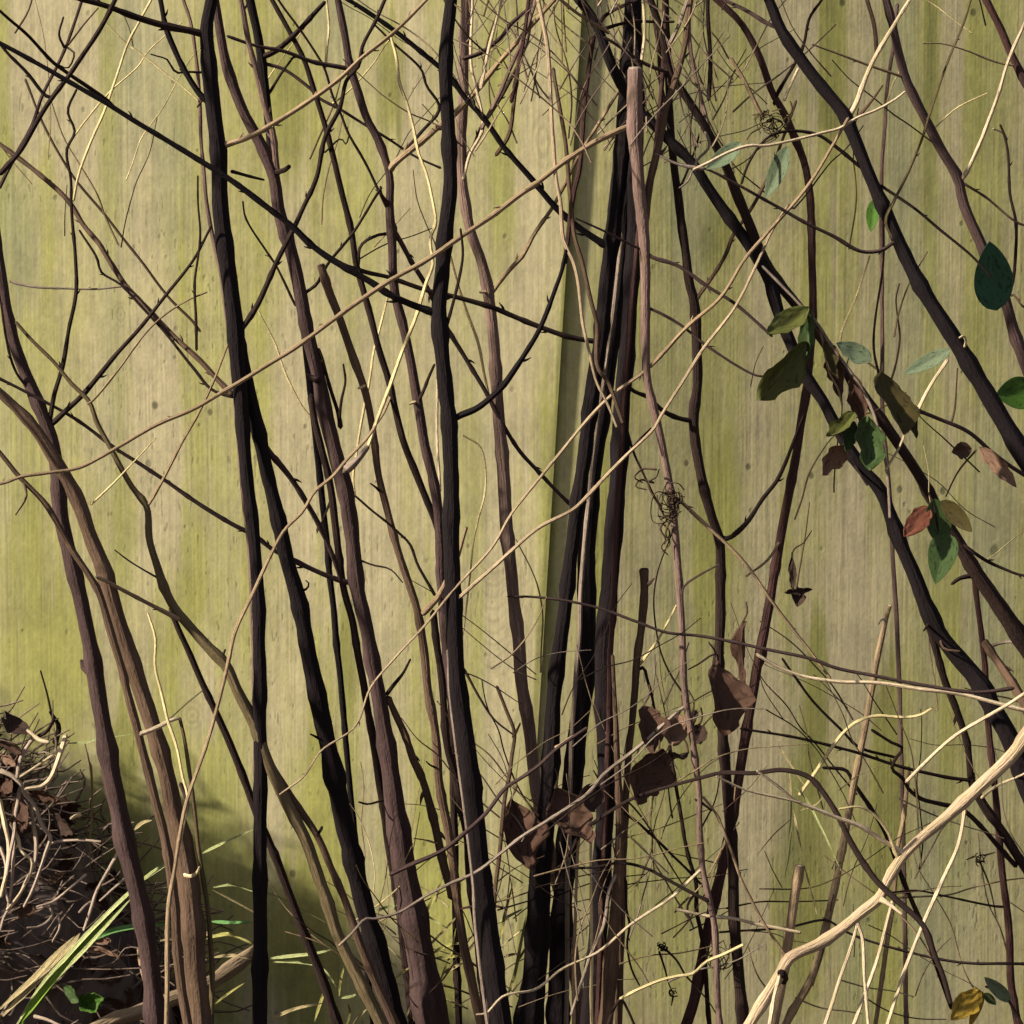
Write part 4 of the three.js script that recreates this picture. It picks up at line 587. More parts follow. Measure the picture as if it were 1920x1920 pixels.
st('ST5', 'dry_stalk', 'pale straw just right of the central black stem at mid height', 'stalk', 'straw', 0.24, 0.24, 7, 6, [918, 750, 897, 647, 871, 576, 855, 524, 845, 480], { root: 0, on: 0 });
st('ST6', 'dry_stalk', 'fine crooked straw below mid height right of the central black stem', 'stalk', 'straw', 0.22, 0.22, 4, 4, [868, 1190, 880, 1100, 885, 1030, 897, 975, 910, 923, 910, 886, 899, 837, 868, 816], { root: 0, on: 0 });
st('ST7', 'dry_stalk', 'pale straw showing as a bright line along the left edge of the central black stem', 'stalk', 'cream', 0.30, 0.30, 6, 5, [826, 920, 821, 845, 820, 740, 822, 690], { root: 0, on: 0 });
st('ST8', 'dry_stalk', 'pale yellow straw curving down through the upper left panel', 'stalk', 'straw', 0.34, 0.34, 6, 5, [138, 375, 146, 333, 167, 276, 203, 190, 224, 130, 240, 83, 268, 26, 283, 0], { root: 0 });
tw('ST8', 'straw', 4, 3, 0.0, [240, 84, 225, 70, 198, 39]);
tw('ST8', 'straw', 5, 4, 0.02, [246, 88, 299, 128, 349, 169, 372, 190]);
st('ST9', 'dry_stalk', 'short pale straw near the top between two brown stems', 'stalk', 'straw', 0.24, 0.24, 6, 5, [610, 125, 612, 90, 616, 50, 612, 0], { root: 0 });
st('ST10', 'dry_stalk', 'pale double-bent vine hanging from the top edge left of the black cluster', 'stalk', 'pale', 0.44, 0.42, [5, 6, 8, 8, 8, 9], 0, [1156, 800, 1142, 761, 1119, 714, 1106, 662, 1093, 610, 1085, 532, 1076, 490, 1064, 465, 1056, 443, 1051, 378, 1043, 338, 1036, 260, 1033, 182, 1030, 117, 1010, 0], { root: 0 });
st('ST11', 'dry_stalk', 'grey-brown vine running down beside the pale vine to the black cluster', 'stalk', 'brown', 0.43, 0.41, [8, 9, 9, 8], 0, [1168, 792, 1142, 720, 1121, 688, 1121, 610, 1111, 571, 1090, 490, 1077, 443, 1069, 365, 1062, 273, 1051, 208, 1038, 130], { root: 0, on: 0 });
st('ST12', 'woody_stem', 'dark red thin stem hanging beside the pale vine left of the black cluster', 'stem', 'red', 0.36, 0.34, [9, 10, 9], 0, [1060, 480, 1058, 495, 1064, 443, 1075, 365, 1088, 312, 1093, 234, 1098, 169, 1106, 117, 1114, 70], { root: 0, on: 0 });
// bundle of pale and reddish vines at the top between the central stem and the cluster
const vines = [['cream', [868, 335, 880, 290, 905, 240, 893, 165, 884, 120, 885, 0], 'pale vine hanging just right of the central black stem at the top'], ['pink', [905, 240, 930, 190, 955, 130, 985, 60, 1005, 0], 'pinkish vine slanting from the top towards the central black stem'], ['red', [958, 190, 972, 130, 985, 60, 992, 0], 'dark red thin vine at the top left of the pale double-bent vine'], ['cream', [903, 165, 918, 90, 936, 20, 940, 0], 'pale straw leaning right at the top, beside the central black stem'], ['brown', [930, 290, 955, 250, 968, 160, 975, 95, 1000, 0], 'brown budded twig at the top right of the central black stem'], ['purple', [870, 110, 900, 100, 940, 70, 958, 45, 1000, 10], 'short purple twig crossing the pale vines at the top'], ['pink', [1290, 30, 1300, 130, 1310, 170, 1325, 230, 1345, 290], 'thin pink vine dropping from the top edge right of the sawn-off stem'], ['cream', [1203, 115, 1210, 60, 1206, 0], 'pale strip of straw beside the top of the black cluster'], ['red', [1245, 190, 1238, 150, 1236, 90, 1225, 20], 'dark red vine beside the top of the sawn-off stem'], ['dark', [1330, 185, 1332, 110, 1328, 40, 1326, 0], 'thin dark upright twig at the top right of the pink vine'], ['grey', [1255, 85, 1275, 45, 1290, 0], 'grey fuzzy vine near the top above the sawn-off stem'], ['tan', [1430, 220, 1400, 160, 1370, 110], 'faint tan twig left of the dead tendril tangle'], ['brown', [1626, 0, 1639, 47, 1644, 104], 'short brown twig at the top between two slanting stems'], ['cream', [1472, 187, 1485, 155, 1498, 128], 'short bright twig beside the slanting black stem at the upper right']];
vines.forEach(([m, p, label], k) => { st('vn' + k, 'vine', label, 'vine', m, 0.34 + 0.02 * (k % 4), 0.34 + 0.02 * (k % 4), m === 'cream' ? 7 : 9, m === 'cream' ? 6 : 8, p, { root: 0, body: 'stem' }); });

// ================================================================ leaves
st('G1', 'leafy_shoot', 'drooping shoot with green and brown leaves before the slanting stems on the right', 'leafy shoot', 'grey', 0.54, 0.52, [6, 7, 7, 6, 5], 0, [1668, 970, 1664, 900, 1655, 840, 1640, 780, 1622, 740, 1590, 690, 1560, 650, 1530, 605, 1500, 572, 1450, 520, 1430, 500], { root: 0, on: 0, body: 'shoot' });
tw('G1', 'tan', 6, 4, 0.0, [1535, 610, 1545, 660, 1556, 700, 1572, 730, 1580, 760]);
tw('G1', 'purple', 14, 18, 0.0, [1560, 652, 1585, 700, 1605, 735, 1620, 770], { name: 'old_stem', z: -0.01 });
tw('G1', 'cream', 6, 4, 0.0, [1662, 880, 1690, 832, 1700, 800]);
lf('G1', 'green', 1516, 578, 1432, 640, 52, 0.02, { fold: 0.35, curl: 0.4, roll: 0.5, ragged: 0.16, shape: 1.2, label: 'yellow-green leaf, sunlit, pointing left' });
lf('G1', 'green', 1512, 640, 1408, 752, 78, 0.02, { fold: 0.45, curl: 0.3, roll: -0.5, ragged: 0.2, cup: 0.3, shape: 1.3, label: 'green and brown leaf hanging to the left, dark along its lower half' });
lf('G1', 'dark', 1520, 578, 1514, 690, 40, 0.0, { fold: 0.6, curl: 0.3, roll: 0.6, ragged: 0.15 });
lf('G1', 'grey', 1634, 676, 1564, 644, 40, 0.0, { fold: 0.2, curl: 0.25, roll: 0.3, ragged: 0.1, label: 'blue-grey leaf seen from below' });
lf('G1', 'olive', 1652, 696, 1682, 832, 96, 0.03, { fold: 0.4, curl: 0.4, roll: -0.65, ragged: 0.16, shape: 1.1, cup: 0.3, label: 'large olive-brown leaf hanging down' });
lf('G1', 'dark', 1626, 780, 1626, 892, 66, 0.02, { fold: 0.3, curl: 0.4, roll: -0.3, ragged: 0.2, shape: 1.2, cup: 0.3, label: 'dark green leaf below the large olive one' });
lf('G1', 'green', 1604, 776, 1550, 840, 42, 0.02, { fold: 0.6, curl: 0.6, roll: 0.8, ragged: 0.2 });
lf('G1', 'dark', 1600, 790, 1572, 850, 40, 0.01, { fold: 0.5, curl: 0.6, roll: -0.5, ragged: 0.25 });
lf('G1', 'deadPale', 1584, 832, 1532, 890, 46, 0.0, { fold: 0.4, curl: 0.5, roll: -0.4, ragged: 0.3, label: 'withered brown leaf tip' });
lf('G1', 'dead', 1560, 645, 1584, 745, 40, -0.01, { fold: 0.5, curl: 0.4, roll: 0.6, ragged: 0.3 });
lf('G1', 'dead', 1598, 700, 1624, 800, 36, -0.01, { fold: 0.5, curl: 0.3, roll: 0.4, ragged: 0.3 });
lf('G1', 'olive', 1545, 640, 1562, 720, 30, 0.01, { fold: 0.6, curl: 0.5, roll: -0.6, ragged: 0.3 });
lf('G1', 'olive', 1690, 745, 1712, 826, 40, 0.0, { fold: 0.5, curl: 0.3, roll: -0.7, ragged: 0.2 });
st('G2', 'leaf_cluster', 'small cluster of red and green leaves beside the slanting red-brown stem on the right', 'leaf cluster', 'dark', 0.46, 0.46, 6, 5, [1760, 1020, 1757, 985, 1750, 945, 1742, 925], { root: 0, on: 0, body: 'shoot' });
lf('G2', 'redleaf', 1742, 950, 1692, 1012, 44, 0.02, { fold: 0.2, curl: 0.2, roll: 0.3, ragged: 0.15, label: 'red-brown leaf' });
lf('G2', 'dark', 1752, 935, 1766, 1030, 54, 0.0, { fold: 0.2, curl: 0.1, roll: -0.2, label: 'dark green leaf' });
lf('G2', 'olive', 1766, 938, 1828, 998, 38, 0.01, { fold: 0.25, curl: 0.3, roll: 0.4, label: 'olive leaf pointing right' });
lf('G2', 'dark', 1776, 1000, 1752, 1102, 58, 0.02, { fold: 0.2, curl: 0.25, roll: 0.2, shape: 0.8, label: 'dark green blunt leaf hanging lowest' });
lf('Q', 'teal', 1868, 582, 1852, 448, 78, 0.02, { z: 0.05, fold: 0.12, curl: 0.15, roll: 0.1, shape: 0.95, label: 'large smooth teal-green leaf at the fork' });
lf('Q', 'bright', 1945, 735, 1862, 742, 66, 0.01, { z: 0.04, fold: 0.2, curl: 0.2, roll: 0.2, label: 'bright green leaf cut by the right edge' });
lf('P', 'bright', 1640, 374, 1634, 440, 28, 0.02, { z: -0.06, fold: 0.3, curl: 0.2, roll: 0.4, label: 'small bright green leaf behind the stem' });
lf('P', 'grey', 1782, 656, 1692, 706, 32, 0.0, { z: -0.1, fold: 0.2, curl: 0.2, roll: 0.5, label: 'pale grey-green leaf behind the stem' });
lf('T33', 'grey', 1478, 274, 1438, 372, 38, -0.02, { z: -0.03, fold: 0.25, curl: 0.2, roll: 0.4, label: 'grey-green leaf hanging from the arch' });
lf('T33', 'grey', 1390, 268, 1322, 326, 36, 0.0, { z: -0.02, fold: 0.3, curl: 0.5, roll: 0.3, label: 'folded grey-green leaf' });
lf('T50', 'dead', 1822, 842, 1780, 850, 36, 0.0, { fold: 0.5, curl: 0.6, roll: 0.2, ragged: 0.3, label: 'small curled dead leaf' });
lf('T50', 'deadPale', 1838, 838, 1918, 920, 34, 0.02, { fold: 0.35, curl: 0.5, roll: 0.3, ragged: 0.2, label: 'pale dried leaf, half folded' });
st('G3', 'leaf_cluster', 'small grey-green and yellow leaves at the bottom right corner', 'leaf cluster', 'dark', 0.42, 0.42, 6, 5, [1925, 1935, 1900, 1890, 1880, 1860, 1850, 1850], { root: 0, on: 0, body: 'shoot' });
lf('G3', 'grey', 1895, 1878, 1842, 1828, 28, 0.01, { fold: 0.3, curl: 0.2, label: 'grey-green leaf' });
lf('G3', 'yellow', 1838, 1856, 1776, 1918, 46, 0.02, { fold: 0.3, curl: 0.3, roll: 0.3, ragged: 0.2, label: 'yellow-brown leaf' });
lf('G3', 'yellow', 1842, 1858, 1812, 1925, 26, 0.0, { fold: 0.4, curl: 0.3, roll: -0.4 });
lf('G3', 'dark', 1845, 1862, 1868, 1884, 18, 0.0, { fold: 0.3, curl: 0.3 });

// dead leaves caught among the stems: each one a thing of its own
function deadLeaf(label, mat, bx, by, tx, ty, w, z, o = {}) {
  const b = at(bx, by, z), g = thing('dead_leaf', label, 'dead leaf', b);
  part('blade', leafGeo(b, at(tx, ty, z + (o.dz ?? 0.02)), w * metres(z), { origin: b, ragged: 0.32, fold: 0.5, curl: 0.7, cup: 0.5, ...o }), LM[mat], g);
  const up = b.clone().add(new THREE.Vector3(rr(-0.006, 0.006), 0.014, -0.006));
  part('leaf_stalk', sweep([b, b.clone().lerp(up, 0.5).add(new THREE.Vector3(0.002, 0, 0)), up], [0.0009, 0.0008, 0.0007], { origin: b, seg: 5, step: 0.003 }), M.brown, g);
}
deadLeaf('large curled brown dead leaf caught left of the pinkish stem near the bottom', 'dead', 958, 1496, 990, 1650, 90, 0.40, { roll: -0.35, shape: 1.25 });
deadLeaf('dark crumpled dead leaf caught between the feet of the black cluster stems', 'dead', 1040, 1478, 1098, 1606, 84, 0.43, { roll: -0.5 });
deadLeaf('blackish dead leaf above the crumpled one among the cluster stems', 'deadDark', 1122, 1480, 1082, 1545, 56, 0.40, { roll: 0.5 });
deadLeaf('brown dead leaf hung like a cone below the short broken stem', 'dead', 1208, 1320, 1222, 1420, 62, 0.42, { roll: -0.4, curl: 0.3 });
deadLeaf('largest olive-brown dead leaf right of the cluster, drooping to the left', 'dead', 1236, 1402, 1166, 1512, 92, 0.44, { roll: -0.5 });
deadLeaf('pale brown cupped dead leaf beside the thread-tangle stem', 'deadPale', 1272, 1340, 1262, 1418, 56, 0.41, { roll: 0.2, curl: 0.9 });
deadLeaf('dark underside of a dead leaf below the pale cupped one', 'deadDark', 1290, 1412, 1238, 1436, 26, 0.40, { roll: 0.8 });
deadLeaf('big triangular brown dead leaf against the dark wavy stem', 'dead', 1344, 1240, 1356, 1388, 100, 0.42, { roll: -0.5, curl: 0.4, shape: 1.35, ragged: 0.25 });
deadLeaf('narrow brown dead leaf hanging straight between two dark stems', 'dead', 1394, 1164, 1394, 1298, 40, 0.38, { roll: 0.9, curl: 0.2 });
deadLeaf('small blackish dead leaf under the triangular one', 'deadDark', 1310, 1362, 1322, 1408, 36, 0.38, { roll: 0.4 });
deadLeaf('small brown dead leaf wedged right of the pale cupped one', 'deadDark', 1300, 1330, 1308, 1376, 22, 0.40, { roll: 0.5 });
{ // withered leaf hanging in the air on a thread, right of the purple-red stem
  const b = at(1486, 1036, 0.36), g = thing('withered_leaf', 'small black withered leaf twisted like a bird, hanging right of the purple-red stem', 'withered leaf', b);
  part('blade', leafGeo(b, at(1492, 1112, 0.37), 20 * metres(0.36), { origin: b, fold: 0.7, curl: 0.3, ragged: 0.4, roll: 0.6, shape: 1.7 }), LM.deadDark, g);
  part('blade', leafGeo(at(1470, 1112, 0.37), at(1522, 1104, 0.36), 15 * metres(0.36), { origin: b, fold: 0.6, curl: 0.4, ragged: 0.4 }), LM.deadDark, g);
  part('blade', leafGeo(at(1496, 1100, 0.36), at(1494, 1144, 0.37), 28 * metres(0.36), { origin: b, fold: 0.5, curl: 0.5, ragged: 0.3, shape: 1.3 }), LM.deadDark, g);
  part('thread', sweep([b, at(1489, 1030, 0.36), at(1506, 1018, 0.34), at(1522, 995, 0.31)], [0.0007, 0.0005], { origin: b, seg: 5, step: 0.003 }), M.brown, g);
}
{ // tangles of dry tendrils
  function tangle(label, cx, cy, z, rx, ry, n, mat, tails = []) {
    const b = at(cx, cy, z), g = thing('tendril_tangle', label, 'tendril tangle', b), gs = [];
    for (let k = 0; k < n; k++) {
      const q = [], a0 = rr(0, 6.3), turns = rr(-1.1, 1.1), r0 = rr(0.25, 1.15), ox = rr(-0.5, 0.5) * rx, oy = rr(-0.5, 0.5) * ry; const nn = 7;
      for (let m = 0; m <= nn; m++) { const a = a0 + turns * 6.28 * m / nn, r = r0 * rr(0.75, 1.1); q.push(at(cx + ox + rx * r * Math.cos(a) * (1 - 0.4 * m / nn), cy + oy + ry * r * Math.sin(a), z + rr(-0.008, 0.012))); }
      gs.push(sweep(q, [0.00055, 0.00028], { origin: b, seg: 5, step: 0.0022, wob: 0.006 }));
    }
    for (const p of tails) { const q = []; for (let m = 0; m < p.length; m += 2) q.push(at(p[m], p[m + 1], z + rr(-0.004, 0.006))); gs.push(sweep(q, [0.0010, 0.0005], { origin: b, seg: 5, step: 0.0025 })); }
    part('tendrils', mergeGeometries(gs), M[mat], g).userData.kind = 'stuff';
  }
  tangle('brown knot of dry tendrils wound round the pinkish stem', 1256, 945, 0.43, 24, 26, 22, 'brown', [[1262, 965, 1248, 1000, 1256, 1020, 1242, 1035], [1240, 950, 1225, 930, 1215, 905, 1230, 895, 1236, 880], [1230, 880, 1205, 880, 1190, 895, 1205, 905], [1225, 905, 1200, 900, 1192, 912, 1212, 918], [1250, 975, 1238, 990, 1248, 1012, 1240, 1026, 1252, 1040], [1246, 985, 1256, 1000, 1246, 1020]]);
  tangle('brown knot of dry tendrils above the grey-green leaf near the top right', 1447, 236, 0.44, 26, 20, 18, 'olive', [[1470, 225, 1485, 205, 1482, 190], [1425, 240, 1408, 250, 1400, 262], [1455, 255, 1430, 270]]);
  tangle('small fuzzy knot of dry tendrils low down on the crossing dark stems', 1345, 1800, 0.36, 22, 26, 10, 'brown', [[1348, 1790, 1335, 1770, 1345, 1745]]);
  tangle('dry seed knot on a thin twig low between the cluster and the crossing stems', 1243, 1776, 0.40, 9, 8, 9, 'dark', [[1250, 1782, 1268, 1800, 1285, 1828, 1300, 1845, 1330, 1880, 1345, 1905], [1236, 1785, 1246, 1815, 1254, 1845, 1262, 1862]]);
  tangle('tiny dark seed knot hanging below the bright bent twig', 1262, 1862, 0.40, 6, 7, 6, 'dark', [[1262, 1868, 1259, 1885]]);
  tangle('small dry umbel of threads near the right edge of the lower panel', 1835, 1610, 0.24, 12, 10, 9, 'olive', [[1838, 1618, 1855, 1660, 1868, 1720], [1826, 1606, 1812, 1612], [1845, 1604, 1866, 1598]]);
}

// ================================================================ grasses
function blade(parent, mat, p, z, w, origin, name = 'blade') {     // a folded strip
  const c = path(p, z[0], z[1]), curve = new THREE.CatmullRomCurve3(c.pts, false, 'centripetal'), n = 22, pos = [], idx = [], uv = [];
  for (let i = 0; i <= n; i++) {
    const t = i / n, q = curve.getPoint(t), d = curve.getTangent(t), s = new THREE.Vector3(-d.y, d.x, -0.8 * Math.sign(d.x * d.y || 1)).normalize(), f = new THREE.Vector3().crossVectors(d, s).normalize(); if (f.z < 0) f.negate();
    const hw = 0.52 * w * metres(z[0]) * Math.min(1, 0.35 + 3 * t) * (1 - Math.pow(t, 4) * 0.92);
    for (const [u, dep] of [[-1, 0.35], [-0.5, 0.05], [0, -0.25], [0.5, 0.05], [1, 0.35]]) { const v = q.clone().addScaledVector(s, u * hw).addScaledVector(f, dep * hw).sub(origin); pos.push(v.x, v.y, v.z); uv.push(u * 0.3, t * 2); }
  }
  for (let i = 0; i < n; i++) for (let k = 0; k < 4; k++) { const a = i * 5 + k, b = a + 5; idx.push(a, a + 1, b, b, a + 1, b + 1); }
  const g = new THREE.BufferGeometry(); g.setAttribute('position', new THREE.Float32BufferAttribute(pos, 3)); g.setAttribute('uv', new THREE.Float32BufferAttribute(uv, 2)); g.setIndex(idx); g.computeVertexNormals();
  const m = M[mat].clone(); m.side = THREE.DoubleSide; return part(name, g, bladeMat[mat] ??= m, parent);
}
const bladeMat = {};
function tuft(label, foot, z, list, name = 'grass_tuft') {
  const b = at(foot[0], foot[1], z); const g = thing(name, label, 'grass', b);
  for (const [mat, w, p, dz = 0.02] of list) blade(g, mat, p, [z, z + dz], w, b);
}
tuft('tuft of bright green folded grass blades leaning right over the debris heap', [20, 1910], 0.375, [
  ['grassPale', 10, [30, 1925, 70, 1860, 120, 1800, 180, 1735, 243, 1674, 290, 1632, 330, 1610], 0.0], ['grass', 16, [35, 1925, 80, 1868, 130, 1805, 190, 1742, 246, 1684], 0.0], ['grassPale', 9, [60, 1895, 105, 1838, 160, 1780, 210, 1725, 250, 1680], 0.01],
  ['grass', 18, [40, 1915, 70, 1875, 110, 1825, 150, 1780], 0.01], ['grassTeal', 12, [170, 1770, 200, 1750, 255, 1737, 320, 1731, 400, 1729, 475, 1731], -0.08], ['grassDry', 12, [0, 1892, 60, 1838, 100, 1795, 140, 1755], 0.02], ['grassDry', 14, [5, 1905, 50, 1860, 90, 1820, 140, 1765, 150, 1750], 0.015],
  ['grassPale', 11, [270, 1650, 295, 1632, 318, 1618, 350, 1606], -0.05]]);
tuft('dry yellow grass blades lying level behind the leftmost stems', [330, 1760], 0.34, [
  ['grassDry', 9, [300, 1764, 345, 1756, 390, 1751, 440, 1755, 475, 1772], 0.0], ['grassYellow', 8, [385, 1760, 430, 1752, 465, 1764, 500, 1788]], ['grassPale', 7, [400, 1664, 440, 1659, 470, 1668, 520, 1680, 560, 1702, 612, 1730], 0.0], ['grassDry', 6, [398, 1668, 430, 1684, 470, 1706, 510, 1730], 0.0], ['grassTeal', 7, [395, 1728, 430, 1730, 475, 1728]],
  ['grassPale', 6, [380, 1600, 410, 1585, 475, 1555]], ['grassYellow', 5, [400, 1885, 430, 1862, 460, 1842]], ['grassDry', 7, [400, 1795, 440, 1792, 480, 1800]]]);
tuft('thin yellow-green grass blades between the olive-brown and slanting black stems', [610, 1890], 0.30, [
  ['grassPale', 7, [500, 1798, 545, 1793, 590, 1788, 625, 1780]], ['grassPale', 7, [505, 1804, 560, 1804, 600, 1812, 620, 1832, 636, 1862]], ['grassYellow', 6, [636, 1868, 640, 1835, 650, 1802]], ['grassDry', 7, [500, 1915, 550, 1893, 610, 1880]], ['grassYellow', 7, [590, 1915, 605, 1870, 618, 1835]], ['grassPale', 6, [640, 1872, 660, 1868, 690, 1855]],
  ['grassPale', 7, [700, 1712, 720, 1703, 748, 1697]], ['grassYellow', 6, [735, 1842, 750, 1828, 770, 1812]], ['grassYellow', 6, [650, 1925, 656, 1900, 652, 1880]], ['grassDry', 6, [660, 1925, 675, 1905, 690, 1890]]]);
tuft('dry yellow straws crossing behind the brown-grey stem and central black stem', [800, 1880], 0.29, [
  ['grassYellow', 8, [795, 1720, 815, 1680, 835, 1642]], ['grassPale', 7, [800, 1715, 820, 1728, 838, 1740]], ['grassYellow', 7, [808, 1790, 840, 1772, 870, 1768]], ['grassYellow', 7, [812, 1798, 845, 1794, 875, 1792]], ['grassDry', 8, [830, 1826, 850, 1815, 872, 1804]], ['grassDry', 6, [800, 1778, 830, 1748, 860, 1715]],
  ['grassDry', 7, [750, 1920, 765, 1898, 775, 1878]], ['grassDry', 8, [765, 1925, 790, 1890, 820, 1842]], ['grassYellow', 6, [825, 1840, 845, 1790, 855, 1740]], ['grassYellow', 8, [938, 1762, 945, 1725, 962, 1655]], ['grassPale', 7, [935, 1730, 955, 1718, 985, 1702]], ['grassDry', 7, [945, 1795, 960, 1790, 975, 1788]], ['grassYellow', 8, [952, 1868, 965, 1830, 978, 1765, 990, 1700]], ['grassDry', 6, [970, 1805, 985, 1780, 997, 1764]]]);
tuft('fan of fine pale dry blades spreading below the dark arching twig', [1490, 1490], 0.40, [
  ['grassDry', 5, [1480, 1440, 1483, 1498, 1482, 1540, 1478, 1575]], ['grassDry', 5, [1488, 1520, 1496, 1560, 1506, 1605]], ['grassPale', 5, [1490, 1475, 1510, 1495, 1537, 1545, 1558, 1590, 1578, 1635]], ['grassDry', 5, [1508, 1622, 1524, 1680, 1532, 1716]], ['grassDry', 4, [1482, 1536, 1450, 1565, 1418, 1605]], ['grassDry', 6, [1462, 1400, 1475, 1420, 1492, 1448, 1510, 1475]], ['grassDry', 4, [1500, 1520, 1530, 1508, 1545, 1492]], ['grassPale', 4, [1484, 1560, 1478, 1610, 1470, 1650]]]);
tuft('scattered pale grass ends poking up beside the debris heap', [200, 1560], 0.30, [
  ['grassDry', 9, [252, 1556, 268, 1543, 285, 1538]], ['grassDry', 6, [160, 1395, 170, 1440, 172, 1520, 168, 1580, 170, 1640], -0.1], ['grassPale', 5, [128, 1394, 160, 1392, 180, 1387, 250, 1376], 0.0]]);

